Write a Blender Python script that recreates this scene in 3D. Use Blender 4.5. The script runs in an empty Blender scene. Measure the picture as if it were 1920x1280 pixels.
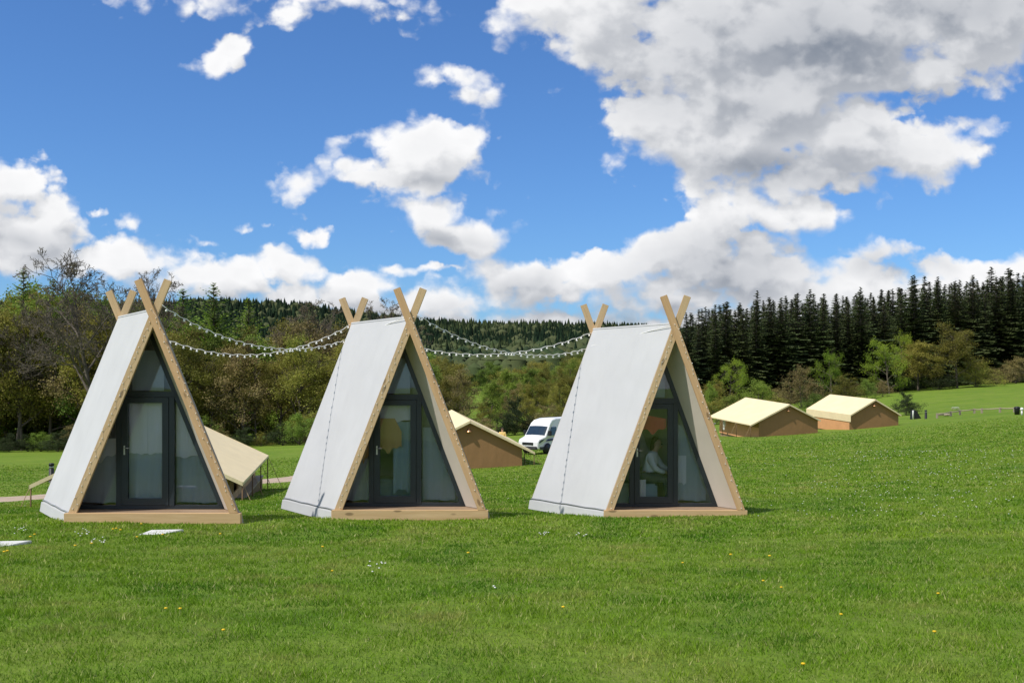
import bpy, math, random
import numpy as np
from mathutils import Vector, Matrix

# ------------------------------------------------------------------ camera, sky, sun, exposure
SC = bpy.context.scene
COL = SC.collection
F = 2000.0            # focal length in photo pixels (photo 1920 wide)
CAMZ = 1.7
HOR = 720.0           # eye level row in the photo
cam_d = bpy.data.cameras.new('camera')
cam = bpy.data.objects.new('camera', cam_d); COL.objects.link(cam)
cam.location = (0, 0, CAMZ); cam.rotation_euler = (math.radians(90), 0, 0)
cam_d.sensor_width = 36.0; cam_d.lens = 36.0*F/1920.0
cam_d.shift_y = (HOR-640.0)/1920.0
cam_d.clip_start = 0.1; cam_d.clip_end = 9000
SC.camera = cam
SUN = Vector((-0.62, -0.42, 1.00)).normalized()
sl = bpy.data.lights.new('sun', 'SUN'); so = bpy.data.objects.new('sun', sl); COL.objects.link(so)
so.rotation_euler = SUN.to_track_quat('Z', 'Y').to_euler(); so.location = (-20, -10, 40)
sl.energy = 4.4; sl.angle = math.radians(0.6); sl.color = (1.0, 0.95, 0.87)
SC.view_settings.view_transform = 'Standard'; SC.view_settings.look = 'None'
SC.view_settings.exposure = -0.05; SC.view_settings.gamma = 1.0
SC.cycles.max_bounces = 7; SC.cycles.diffuse_bounces = 3; SC.cycles.transparent_max_bounces = 12

def N(nt, t, **kw):
    n = nt.nodes.new(t)
    for k, v in kw.items(): setattr(n, k, v)
    return n
def setin(nt, sock, v):
    if hasattr(v, 'is_output') or isinstance(v, bpy.types.NodeSocket): nt.links.new(v, sock)
    elif v is not None: sock.default_value = v
def math_(nt, op, a, b=None, c=None, clamp=False):
    n = N(nt, 'ShaderNodeMath', operation=op, use_clamp=clamp)
    for i, v in enumerate((a, b, c)):
        if v is not None: setin(nt, n.inputs[i], v)
    return n.outputs[0]
def vmath(nt, op, a, b=None, c=None):
    n = N(nt, 'ShaderNodeVectorMath', operation=op)
    for i, v in enumerate((a, b, c)):
        if v is not None: setin(nt, n.inputs[i], v)
    return n.outputs['Value'] if op in ('LENGTH', 'DOT_PRODUCT') else n.outputs[0]
def maprange(nt, v, a, b, c=0.0, d=1.0, smooth=False):
    n = N(nt, 'ShaderNodeMapRange', interpolation_type='SMOOTHSTEP' if smooth else 'LINEAR')
    n.clamp = True
    setin(nt, n.inputs['Value'], v)
    for k, x in (('From Min', a), ('From Max', b), ('To Min', c), ('To Max', d)): setin(nt, n.inputs[k], x)
    return n.outputs['Result']
def mixc(nt, f, a, b, mode='MIX'):
    n = N(nt, 'ShaderNodeMix', data_type='RGBA', blend_type=mode)
    setin(nt, n.inputs[0], f); setin(nt, n.inputs[6], a); setin(nt, n.inputs[7], b)
    return n.outputs[2]
def noise(nt, vec, scale, detail=4, rough=0.55, out='Fac', dist=0.0, dim='3D'):
    n = N(nt, 'ShaderNodeTexNoise'); n.noise_dimensions = dim
    if vec is not None: nt.links.new(vec, n.inputs['Vector'])
    n.inputs['Scale'].default_value = scale; n.inputs['Detail'].default_value = detail
    n.inputs['Roughness'].default_value = rough; n.inputs['Distortion'].default_value = dist
    return n.outputs[out]

# cumulus field: centres and radii in units of 100 photo pixels of the view direction, last = strength
CLOUDS = [
 (10.2,0.1,1.1,1.0,1.2),(11.5,0.2,2.0,1.35,1.2),(13.2,0.9,2.1,1.6,1.6),(15.5,0.6,3.0,1.9,1.8),(18.5,0.2,2.8,1.5,1.6),(14.5,1.9,2.2,1.3,1.6),
 (12.4,2.2,1.15,1.25,1.2),(13.7,2.6,1.7,1.2,1.2),(15.6,2.5,1.9,1.25,1.25),(17.3,3.0,1.15,0.62,1.1),(17.5,1.35,2.0,0.55,.9),(19.0,0.9,1.6,0.6,1.0),
 (14.6,3.4,1.5,0.55,.95),(13.6,4.1,0.95,0.5,1.0),(14.9,4.1,1.2,0.38,.9),(13.9,4.6,1.2,0.4,.9),(12.0,4.75,0.55,0.5,1.0),(11.7,1.0,.7,.65,.7),
 (7.95,2.95,1.25,0.75,1.2),(8.6,2.75,0.55,0.6,1.0),(6.9,3.15,0.7,0.35,.9),(6.35,2.95,0.42,0.5,.8),(5.65,3.45,0.55,0.42,.9),
 (8.1,4.0,1.0,0.45,1.1),(8.75,4.3,0.95,0.5,1.1),(9.15,4.2,0.5,0.45,.9),
 (8.1,1.6,0.45,0.22,.40),(8.8,1.7,0.55,0.38,.40),(9.0,1.95,.3,.35,.34),
 (4.2,0.9,0.5,0.34,.60),(4.4,0.1,0.9,0.5,.58),(6.4,-0.05,1.8,0.42,.50),(2.5,-.1,0.8,0.3,.36),
 (0.2,3.6,0.9,0.75,1.2),(0.85,3.95,0.75,0.4,1.1),(0.5,4.6,1.8,0.65,1.2),(2.2,4.95,1.9,0.6,1.2),(4.0,5.25,1.6,0.42,1.1),
 (5.45,5.1,0.85,0.42,1.1),(6.3,5.45,1.4,0.4,1.0),(5.7,5.5,.7,.5,1.1),(-1.0,4.0,1.6,1.0,1.2),
 (7.9,5.75,2.0,0.45,1.0),(9.7,5.25,1.7,0.55,1.1),(11.3,5.15,1.4,0.42,1.1),(12.1,4.95,0.6,0.55,1.1),(12.6,5.5,2.2,0.65,1.2),(14.6,5.6,2.2,0.55,1.0),
 (16.6,5.2,1.8,0.42,.9),(18.4,5.2,1.9,0.45,1.0),(16.6,4.75,.9,.22,.6),(14.3,6.0,4.5,0.7,1.0),(8.0,6.3,7.5,0.7,1.0),
 (5.7,4.38,0.40,0.2,.62),(2.45,4.15,0.36,0.2,.55),(1.8,3.98,0.16,0.10,.6),(4.65,4.2,0.25,0.12,.45),(17.9,2.4,1.1,0.22,.5),(15.9,1.6,2.2,.6,1.1),
 (14.0,5.1,1.6,.6,1.1),(15.5,5.5,2.2,.5,1.1),(17.5,5.6,3.0,.45,1.1),(13.3,4.45,1.0,.5,1.1),(14.6,3.85,1.3,.4,1.0),(16.3,2.1,.9,.5,1.3),(13.2,2.1,1.1,.9,1.7),(15.4,3.35,1.1,.38,1.2),(14.2,3.9,.9,.55,1.4),(12.9,4.85,.9,.45,1.4),(3.9,4.5,.3,.08,.4),(8.0,5.02,1.1,.09,.5)]
GREYS = [(15.4,0.9,4.0,1.7,1.0),(17.8,0.1,2.6,1.0,1.0),(14.2,2.0,2.2,.8,.7),(14.8,3.25,2.4,0.6,1.0),(12.4,1.4,1.8,1.2,.6),(15.6,2.9,1.6,.4,.5),(13.9,4.7,1.2,.5,.9),(17.5,1.95,1.3,.4,.8),(12.0,1.6,1.2,.8,.3),
 (0.4,4.65,0.9,0.35,.75),(13.6,5.1,1.9,0.8,.9),(9.9,5.3,1.2,0.28,.8),(11.5,5.85,3.0,0.42,1.1),(15.5,6.0,2.5,0.3,.5),(16.7,4.9,1.0,.3,.8),(7.0,5.9,2.5,.25,.6),(8.4,4.62,0.8,0.2,.5),(8.0,3.35,0.9,0.16,.5),(16.7,4.95,.9,.3,.6),
 (9.5,6.05,3,.15,.6),(3.6,5.65,3.0,.2,.45),(-3,5,3,1.0,.5)]

def blob_nodes(nt, P, blobs):
    cur = None
    for (cx, cy, rx, ry, w) in blobs:
        q = vmath(nt, 'MULTIPLY_ADD', P, (1/rx, 1/ry, 0), (-cx/rx, -cy/ry, 0))
        l = vmath(nt, 'LENGTH', q)
        v = math_(nt, 'MULTIPLY_ADD', l, -w, w)
        cur = v if cur is None else math_(nt, 'SMOOTH_MAX', cur, v, 0.12)
    return cur

def cloud_group():
    g = bpy.data.node_groups.new('cloud_density', 'ShaderNodeTree')
    g.interface.new_socket('P', in_out='INPUT', socket_type='NodeSocketVector')
    g.interface.new_socket('Density', in_out='OUTPUT', socket_type='NodeSocketFloat')
    gi = N(g, 'NodeGroupInput'); go = N(g, 'NodeGroupOutput')
    P = gi.outputs[0]
    w1 = vmath(g, 'SUBTRACT', noise(g, P, 0.75, 2, .5, 'Color', dim='2D'), (.5, .5, .5))
    P1 = vmath(g, 'MULTIPLY_ADD', w1, (.9, .7, 0), P)
    w2 = vmath(g, 'SUBTRACT', noise(g, P, 3.2, 3, .55, 'Color', dim='2D'), (.5, .5, .5))
    P1 = vmath(g, 'MULTIPLY_ADD', w2, (.24, .20, 0), P1)
    # keep a flat plane for the blobs
    fld = blob_nodes(g, vmath(g, 'MULTIPLY', P1, (1, 1, 0)), CLOUDS)
    Ps = vmath(g, 'MULTIPLY', P, (1.0, 1.35, 1))
    f = noise(g, Ps, .95, 7, .47, dim='2D')
    v = N(g, 'ShaderNodeTexVoronoi', feature='SMOOTH_F1', voronoi_dimensions='2D')
    Pv = vmath(g, 'MULTIPLY_ADD', w2, (.35, .35, 0), Ps)
    g.links.new(Pv, v.inputs['Vector']); v.inputs['Scale'].default_value = 2.1
    v.inputs['Detail'].default_value = 1.5; v.inputs['Roughness'].default_value = .5; v.inputs['Smoothness'].default_value = .35
    d = math_(g, 'MULTIPLY_ADD', math_(g, 'SUBTRACT', f, .5), 1.75, fld)
    d = math_(g, 'MULTIPLY_ADD', math_(g, 'SUBTRACT', .60, v.outputs['Distance']), .42, d)
    g.links.new(d, go.inputs[0])
    return g

world = bpy.data.worlds.new('World'); SC.world = world; world.use_nodes = True
wt = world.node_tree; wt.nodes.clear()
wo = N(wt, 'ShaderNodeOutputWorld'); bg = N(wt, 'ShaderNodeBackground'); bg.inputs['Strength'].default_value = 0.10
sky = N(wt, 'ShaderNodeTexSky', sky_type='NISHITA'); sky.sun_disc = False
sky.sun_elevation = math.asin(SUN.z); sky.sun_rotation = math.atan2(SUN.x, SUN.y)
sky.air_density = 1.0; sky.dust_density = 0.6; sky.ozone_density = 2.0; sky.altitude = 100
tc = N(wt, 'ShaderNodeTexCoord'); sep = N(wt, 'ShaderNodeSeparateXYZ'); wt.links.new(tc.outputs['Generated'], sep.inputs[0])
ay = math_(wt, 'MAXIMUM', math_(wt, 'ABSOLUTE', sep.outputs[1]), 0.06)
X = math_(wt, 'MULTIPLY_ADD', math_(wt, 'DIVIDE', sep.outputs[0], ay), F/100, 9.6)
Y = math_(wt, 'MULTIPLY_ADD', math_(wt, 'DIVIDE', sep.outputs[2], ay), -F/100, HOR/100)
cmb = N(wt, 'ShaderNodeCombineXYZ'); wt.links.new(X, cmb.inputs[0]); wt.links.new(Y, cmb.inputs[1]); cmb.inputs[2].default_value = 3.7
P0 = cmb.outputs[0]
G = cloud_group()
def dens(P):
    n = N(wt, 'ShaderNodeGroup'); n.node_tree = G; wt.links.new(P, n.inputs[0]); return n.outputs[0]
D0 = dens(P0); D1 = dens(vmath(wt, 'ADD', P0, (-.22, -.42, 0))); 
wsp = noise(wt, P0, .8, 2, dim='2D')
alpha = maprange(wt, D0, -.06, math_(wt, 'MULTIPLY_ADD', maprange(wt, wsp, .35, .68), .50, .30), 0, 1, True)
diff = math_(wt, 'SUBTRACT', D0, D1)
lit = maprange(wt, diff, -.62, .50, 0, 1, True)
thick = maprange(wt, D0, .15, 1.2, 0, 1, True)
gw = vmath(wt, 'MULTIPLY_ADD', vmath(wt, 'SUBTRACT', noise(wt, P0, .6, 3, .55, 'Color', dim='2D'), (.5, .5, .5)), (1.6, 1.0, 0), P0)
grey = maprange(wt, blob_nodes(wt, vmath(wt, 'MULTIPLY', gw, (1, 1, 0)), GREYS), -.35, 1.0, 0, 1)
fine = noise(wt, vmath(wt, 'MULTIPLY', P0, (.8, 1.5, 1)), 1.5, 6, .6, dim='2D')
sh = math_(wt, 'MULTIPLY_ADD', lit, .42, .58)
sh = math_(wt, 'MULTIPLY_ADD', thick, -.10, sh)
sh = math_(wt, 'MULTIPLY_ADD', grey, -.66, sh)
sh = math_(wt, 'MULTIPLY_ADD', math_(wt, 'SUBTRACT', fine, .5), .13, sh)
sh = math_(wt, 'MINIMUM', math_(wt, 'MAXIMUM', sh, -.4), 1.0)
ccol = mixc(wt, maprange(wt, sh, -.25, 1.0), (2.0, 2.4, 3.1, 1), (10.2, 10.2, 10.3, 1))
skyc = mixc(wt, 1.0, sky.outputs[0], (0.60, 0.96, 1.44, 1), 'MULTIPLY')
behind = maprange(wt, sep.outputs[1], -.05, .05)
fin = mixc(wt, alpha, skyc, ccol)
# unseen broken cloud added overhead and behind the viewer to whiten the shade
up_ = maprange(wt, Y, -3.0, -.8, 1, 0); away = math_(wt, 'MAXIMUM', up_, math_(wt, 'SUBTRACT', 1.0, behind))
cn = noise(wt, vmath(wt, 'MULTIPLY', tc.outputs['Generated'], (1, 1, 1.8)), 2.3, 5, .55)
fin = mixc(wt, math_(wt, 'MULTIPLY', maprange(wt, cn, .45, .56, 0, 1, True), away), fin, mixc(wt, maprange(wt, cn, .5, .75), (7.4, 7.4, 7.4, 1), (4.2, 4.4, 4.7, 1)))
wt.links.new(fin, bg.inputs['Color']); wt.links.new(bg.outputs[0], wo.inputs[0])
world.cycles.sampling_method = 'MANUAL'; world.cycles.sample_map_resolution = 256

# ------------------------------------------------------------------ helpers
def at(px, py, d):
    return Vector(((px-960.0)/F*d, d, CAMZ+(HOR-py)/F*d))
def tag(o, label=None, cat=None, group=None, kind=None):
    if label: o['label'] = label
    if cat: o['category'] = cat
    if group: o['group'] = group
    if kind: o['kind'] = kind
    return o
def thing(name, loc=(0, 0, 0), rz=0.0, label=None, cat=None, group=None):
    o = bpy.data.objects.new(name, None); COL.objects.link(o)
    o.location = loc; o.rotation_euler = (0, 0, rz); o.empty_display_size = .2
    return tag(o, label, cat, group)
def link(name, me, parent=None, mat=None):
    o = bpy.data.objects.new(name, me); COL.objects.link(o)
    if parent is not None: o.parent = parent
    if mat is not None and len(me.materials) == 0: me.materials.append(mat)
    return o
def np_mesh(name, V, Fa, smooth=False, attr=None):
    me = bpy.data.meshes.new(name); V = np.ascontiguousarray(V, dtype=np.float32); Fa = np.ascontiguousarray(Fa, dtype=np.int32)
    n, k = Fa.shape
    me.vertices.add(len(V)); me.vertices.foreach_set('co', V.ravel())
    me.loops.add(n*k); me.loops.foreach_set('vertex_index', Fa.ravel())
    me.polygons.add(n); me.polygons.foreach_set('loop_start', np.arange(n, dtype=np.int32)*k)
    if smooth: me.polygons.foreach_set('use_smooth', np.ones(n, dtype=bool))
    if attr is not None:
        a = me.attributes.new('tint', 'FLOAT', 'POINT'); a.data.foreach_set('value', np.ascontiguousarray(attr, dtype=np.float32))
    me.update(calc_edges=True)
    return me
class MB:
    def __init__(s): s.v = []; s.f = []; s.sm = []
    def add(s, vs, fs, smooth=False):
        b = len(s.v); s.v += [tuple(v) for v in vs]; s.f += [tuple(b+i for i in f) for f in fs]; s.sm += [smooth]*len(fs)
    def box(s, lo, hi, M=None):
        x0, y0, z0 = lo; x1, y1, z1 = hi
        vs = [Vector(p) for p in ((x0,y0,z0),(x1,y0,z0),(x1,y1,z0),(x0,y1,z0),(x0,y0,z1),(x1,y0,z1),(x1,y1,z1),(x0,y1,z1))]
        if M is not None: vs = [M @ v for v in vs]
        s.add(vs, [(0,3,2,1),(4,5,6,7),(0,1,5,4),(1,2,6,5),(2,3,7,6),(3,0,4,7)])
    def prism(s, A, B):
        """solid between two matching polygons A and B"""
        n = len(A); vs = list(A)+list(B)
        fs = [tuple(range(n-1, -1, -1)), tuple(range(n, 2*n))]+[(i, (i+1) % n, n+(i+1) % n, n+i) for i in range(n)]
        s.add(vs, fs)
    def tube(s, pts, r, n=8, caps=True):
        pts = [Vector(p) for p in pts]; m = len(pts)
        rr = r if isinstance(r, (list, tuple)) else [r]*m
        vs = []
        for i, p in enumerate(pts):
            t = (pts[min(i+1, m-1)]-pts[max(i-1, 0)]).normalized()
            u = t.cross(Vector((0, 0, 1)) if abs(t.z) < .9 else Vector((1, 0, 0))).normalized(); w = t.cross(u)
            for k in range(n):
                a = 2*math.pi*k/n; vs.append(p+(u*math.cos(a)+w*math.sin(a))*rr[i])
        fs = [(i*n+k, i*n+(k+1) % n, (i+1)*n+(k+1) % n, (i+1)*n+k) for i in range(m-1) for k in range(n)]
        if caps: fs += [tuple(range(n-1, -1, -1)), tuple(range((m-1)*n, m*n))]
        s.add(vs, fs, True)
    def lathe(s, prof, c=(0, 0, 0), n=20):
        c = Vector(c); vs = [c+Vector((r*math.cos(2*math.pi*k/n), r*math.sin(2*math.pi*k/n), z)) for r, z in prof for k in range(n)]
        m = len(prof)
        s.add(vs, [(i*n+k, i*n+(k+1) % n, (i+1)*n+(k+1) % n, (i+1)*n+k) for i in range(m-1) for k in range(n)], True)
    def sphere(s, c, r, n=10, m=6, sq=(1, 1, 1)):
        prof = [(max(1e-4, r*math.sin(math.pi*i/m)), -r*math.cos(math.pi*i/m)) for i in range(m+1)]
        vs = [Vector((c[0]+p*math.cos(2*math.pi*k/n)*sq[0], c[1]+p*math.sin(2*math.pi*k/n)*sq[1], c[2]+z*sq[2])) for p, z in prof for k in range(n)]
        s.add(vs, [(i*n+k, i*n+(k+1) % n, (i+1)*n+(k+1) % n, (i+1)*n+k) for i in range(m) for k in range(n)], True)
    def mesh(s, name, bevel=0.0):
        me = bpy.data.meshes.new(name); me.from_pydata(s.v, [], s.f)
        me.polygons.foreach_set('use_smooth', s.sm)
        if bevel:
            import bmesh
            bm = bmesh.new(); bm.from_mesh(me)
            bmesh.ops.remove_doubles(bm, verts=bm.verts, dist=1e-5)
            es = [e for e in bm.edges if len(e.link_faces) == 2 and e.calc_face_angle(0) > .6]
            bmesh.ops.bevel(bm, geom=es, offset=bevel, segments=2, affect='EDGES', clamp_overlap=True)
            bm.to_mesh(me); bm.free()
        me.update(); return me
    def build(s, name, mat, parent=None, bevel=0.0):
        o = link(name, s.mesh(name, bevel), parent, mat)
        return o
def copy_tree(o, parent=None):
    c = o.copy(); COL.objects.link(c); c.parent = parent
    for ch in list(o.children): copy_tree(ch, c)
    return c

# ------------------------------------------------------------------ materials
def mat_base(name):
    m = bpy.data.materials.new(name); m.use_nodes = True; nt = m.node_tree; nt.nodes.clear()
    o = N(nt, 'ShaderNodeOutputMaterial'); b = N(nt, 'ShaderNodeBsdfPrincipled'); nt.links.new(b.outputs[0], o.inputs[0])
    return m, nt, b, o
def bump(nt, b, h, strength=.3, dist=.02):
    n = N(nt, 'ShaderNodeBump'); n.inputs['Strength'].default_value = strength; n.inputs['Distance'].default_value = dist
    nt.links.new(h, n.inputs['Height']); nt.links.new(n.outputs[0], b.inputs['Normal'])
def simple(name, col, rough=.6, vary=.12, scale=3.0, metal=0.0, bmp=.1, spec=.4, bdist=.01):
    m, nt, b, o = mat_base(name); t = N(nt, 'ShaderNodeTexCoord')
    f = noise(nt, t.outputs['Object'], scale, 5, .6)
    c = mixc(nt, maprange(nt, f, .3, .7), (*[x*(1-vary) for x in col], 1), (*[min(1, x*(1+vary)) for x in col], 1))
    nt.links.new(c, b.inputs['Base Color']); b.inputs['Roughness'].default_value = rough; b.inputs['Metallic'].default_value = metal
    b.inputs['Specular IOR Level'].default_value = spec
    if bmp: bump(nt, b, noise(nt, t.outputs['Object'], scale*12, 3), bmp, bdist)
    return m
M = {}
def canvas(name, col, weave=900, wr=.5, spots=.0):
    m, nt, b, o = mat_base(name); t = N(nt, 'ShaderNodeTexCoord').outputs['Object']
    f = noise(nt, t, .9, 5, .55); f2 = noise(nt, vmath(nt, 'MULTIPLY', t, (1, 1, .25)), 5, 5, .6)
    c = mixc(nt, maprange(nt, f, .35, .72), (*col, 1), (*[x*.9 for x in col], 1))
    c = mixc(nt, math_(nt, 'MULTIPLY', maprange(nt, f2, .5, .8), .35), c, (*[x*.82 for x in col], 1))
    nt.links.new(c, b.inputs['Base Color']); b.inputs['Roughness'].default_value = .75; b.inputs['Specular IOR Level'].default_value = .25
    big = noise(nt, vmath(nt, 'MULTIPLY', t, (1, 1, .35)), 2.2, 3, .5)
    h = math_(nt, 'MULTIPLY_ADD', noise(nt, t, 60, 2), .04, big)
    bump(nt, b, h, wr, .05)
    return m
M['canvas_white'] = canvas('canvas_white', (.54, .545, .555), wr=.18)
M['canvas_cream'] = canvas('canvas_cream', (.80, .67, .42), wr=.5)
M['canvas_tan'] = canvas('canvas_tan', (.32, .18, .08), wr=.6)
M['canvas_orange'] = canvas('canvas_orange', (.66, .34, .16), wr=.8)
def wood(name, col, dark, knots=True, ax=2):
    m, nt, b, o = mat_base(name); t = N(nt, 'ShaderNodeTexCoord').outputs['Object']
    oi = N(nt, 'ShaderNodeObjectInfo'); t = vmath(nt, 'ADD', t, vmath(nt, 'MULTIPLY', oi.outputs['Location'], (7.3, 3.1, 5.7)))
    s = [14, 14, 14]; s[ax] = .9
    g = noise(nt, vmath(nt, 'MULTIPLY', t, tuple(s)), 1.6, 6, .6, dist=.6)
    c = mixc(nt, maprange(nt, g, .32, .70), (*dark, 1), (*col, 1))
    big = noise(nt, t, 1.3, 3)
    c = mixc(nt, maprange(nt, big, .4, .75, 0, .35), c, (*[x*.75 for x in col], 1))
    if knots:
        v = N(nt, 'ShaderNodeTexVoronoi'); s2 = [5, 5, 5]; s2[ax] = 1.9
        nt.links.new(vmath(nt, 'MULTIPLY', t, tuple(s2)), v.inputs['Vector']); v.inputs['Scale'].default_value = 1.0
        k = maprange(nt, v.outputs['Distance'], .09, .17, 1, 0, True)
        c = mixc(nt, math_(nt, 'MULTIPLY', k, .75), c, (*[x*.35 for x in dark], 1))
    nt.links.new(c, b.inputs['Base Color']); b.inputs['Roughness'].default_value = .62; b.inputs['Specular IOR Level'].default_value = .3
    bump(nt, b, g, .25, .004)
    return m
M['wood'] = wood('pine_timber', (.66, .48, .28), (.54, .37, .20))
M['wood_warm'] = wood('larch_timber', (.65, .43, .235), (.54, .335, .165))
M['wood_h'] = wood('pine_board', (.66, .465, .26), (.54, .36, .18), ax=0)
M['deck'] = wood('deck_board', (.36, .25, .16), (.25, .17, .11), ax=0)
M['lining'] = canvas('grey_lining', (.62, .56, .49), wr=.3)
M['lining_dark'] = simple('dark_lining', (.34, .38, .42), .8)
M['frame'] = simple('anthracite_frame', (.018, .026, .032), .38, .2, spec=.5)
M['handle'] = simple('brushed_metal', (.55, .55, .55), .3, .1, metal=1.0)
M['cord'] = simple('white_cord', (.82, .81, .78), .6)
M['bulb'] = simple('white_bulb', (.86, .85, .80), .25, .03, spec=.6, bmp=0)
M['rope_grey'] = simple('grey_rail', (.28, .29, .30), .5)
M['rope'] = simple('tan_rope', (.34, .24, .13), .8)
M['pole'] = wood('dark_pole', (.20, .12, .06), (.13, .08, .04), knots=False)
M['copper'] = simple('copper_lamp', (.70, .38, .20), .35, .1, metal=.7)
M['black'] = simple('black_plastic', (.014, .015, .017), .45)
M['tyre'] = simple('rubber', (.018, .018, .018), .8)
M['van_white'] = simple('white_van_paint', (.78, .79, .80), .28, .03, 1.2, spec=.5, bmp=0)
M['van_grey'] = simple('grey_bumper', (.05, .052, .055), .6)
M['van_blue'] = simple('navy_stripe', (.012, .02, .12), .35)
M['rim'] = simple('steel_rim', (.45, .46, .47), .35, .1, metal=.8)
M['slab'] = simple('white_concrete', (.62, .62, .60), .85, .15, 6, bmp=.5)
M['white'] = simple('white_paint', (.75, .75, .73), .5)
M['stand_in_cloth'] = canvas('pale_stand_in', (.84, .80, .82), wr=.9)  # pale tone put in for sky reflected in the cabin glass
M['red_cloth'] = canvas('red_cloth', (.80, .12, .10), wr=.8)
M['tan_cloth'] = canvas('tan_cloth', (.62, .38, .16), wr=.8)
M['orange_cloth'] = canvas('orange_cloth', (.70, .24, .07), wr=.8)
M['teal_cloth'] = canvas('teal_cloth', (.30, .40, .45), wr=.8)
M['dull_stand_in'] = canvas('grey_stand_in', (.48, .52, .55), wr=.8)  # grey tone put in for duller reflections in the cabin glass
M['van_dark'] = simple('dark_van_glass', (.02, .035, .05), .08, .1, spec=.8, bmp=0)
M['skin'] = simple('skin', (.55, .33, .24), .5, .06, 8, bmp=.05)
M['hair'] = simple('brown_hair', (.06, .032, .018), .5, .3, 20, bmp=.5)
M['shirt_white'] = canvas('white_shirt', (.80, .80, .80), wr=.9)
M['shirt_yellow'] = canvas('yellow_shirt', (.75, .55, .20), wr=.9)
M['trousers'] = canvas('dark_trousers', (.05, .06, .09), wr=.8)
M['weathered'] = wood('weathered_rail', (.42, .36, .27), (.28, .23, .17), knots=False)
def glassmat(name, tint, refl=1.0):
    m = bpy.data.materials.new(name); m.use_nodes = True; nt = m.node_tree; nt.nodes.clear()
    o = N(nt, 'ShaderNodeOutputMaterial'); tr = N(nt, 'ShaderNodeBsdfTransparent'); tr.inputs[0].default_value = (*tint, 1)
    gl = N(nt, 'ShaderNodeBsdfGlossy'); gl.inputs['Roughness'].default_value = .015; gl.inputs['Color'].default_value = (.9, .95, 1, 1)
    fr = N(nt, 'ShaderNodeFresnel'); fr.inputs[0].default_value = 1.55
    mx = N(nt, 'ShaderNodeMixShader'); nt.links.new(math_(nt, 'MULTIPLY', fr.outputs[0], refl, clamp=True), mx.inputs[0])
    nt.links.new(tr.outputs[0], mx.inputs[1]); nt.links.new(gl.outputs[0], mx.inputs[2]); nt.links.new(mx.outputs[0], o.inputs[0])
    t = N(nt, 'ShaderNodeTexCoord').outputs['Object']
    bm = N(nt, 'ShaderNodeBump'); bm.inputs['Strength'].default_value = .06; bm.inputs['Distance'].default_value = .02
    nt.links.new(noise(nt, t, 1.6, 2), bm.inputs['Height']); nt.links.new(bm.outputs[0], gl.inputs['Normal'])
    return m
M['glass'] = glassmat('tinted_glass', (.95, .97, 1.0), 1.15)
M['van_glass'] = glassmat('van_glass', (.25, .3, .33), 1.3)

def foliage(name, ca, cb, cc, transl=.35, ns=.35, rand=.35):
    """leaf colour: clumps by position, a little different on every tree"""
    m, nt, b, o = mat_base(name)
    geo = N(nt, 'ShaderNodeTexCoord').outputs['Object']; oi = N(nt, 'ShaderNodeObjectInfo')
    p = vmath(nt, 'ADD', geo, vmath(nt, 'MULTIPLY', oi.outputs['Location'], (1, 1, 1)))
    f = noise(nt, p, ns, 3, .6); f2 = noise(nt, p, ns*9, 2, .6)
    c = mixc(nt, maprange(nt, f, .38, .66), (*ca, 1), (*cb, 1))
    c = mixc(nt, maprange(nt, f2, .42, .75, 0, .8), c, (*cc, 1))
    hs = N(nt, 'ShaderNodeHueSaturation')
    r = oi.outputs['Random']
    setin(nt, hs.inputs['Hue'], maprange(nt, r, 0, 1, .485, .512)); 
    setin(nt, hs.inputs['Value'], maprange(nt, math_(nt, 'FRACT', math_(nt, 'MULTIPLY', r, 7.31)), 0, 1, 1-rand, 1+rand))
    nt.links.new(c, hs.inputs['Color']); c = hs.outputs[0]
    nt.links.new(c, b.inputs['Base Color']); b.inputs['Roughness'].default_value = .65; b.inputs['Specular IOR Level'].default_value = .2
    tr = N(nt, 'ShaderNodeBsdfTranslucent'); nt.links.new(c, tr.inputs[0]); mx = N(nt, 'ShaderNodeMixShader'); mx.inputs[0].default_value = transl
    nt.links.new(b.outputs[0], mx.inputs[1]); nt.links.new(tr.outputs[0], mx.inputs[2]); nt.links.new(mx.outputs[0], o.inputs[0])
    return m
M['spruce'] = foliage('spruce_needles', (.030, .045, .014), (.042, .062, .018), (.070, .088, .026), .15, .25, .25)
M['fir_far'] = foliage('far_needles', (.018, .032, .016), (.026, .046, .018), (.05, .07, .03), .15, .05, .3)
M['larch'] = foliage('larch_needles', (.13, .25, .03), (.19, .32, .04), (.24, .33, .05), .35)
M['olive'] = foliage('opening_leaves', (.19, .20, .035), (.28, .28, .05), (.30, .24, .06), .35, .3)
M['brown'] = foliage('budding_twigs', (.20, .155, .07), (.26, .20, .08), (.24, .24, .07), .25, .3)
M['fresh'] = foliage('fresh_leaves', (.20, .32, .03), (.30, .40, .04), (.36, .40, .06), .45, .3, .2)
M['green'] = foliage('mid_leaves', (.13, .21, .035), (.20, .30, .045), (.27, .31, .06), .35, .3)
M['darkleaf'] = foliage('dark_leaves', (.03, .05, .018), (.05, .075, .025), (.08, .10, .035), .25, .5)
M['bark'] = simple('bark', (.11, .09, .07), .9, .35, 2.0, bmp=.4)
M['bark_pale'] = simple('pale_bark', (.12, .10, .08), .9, .3, 2.0, bmp=.4)
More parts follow.
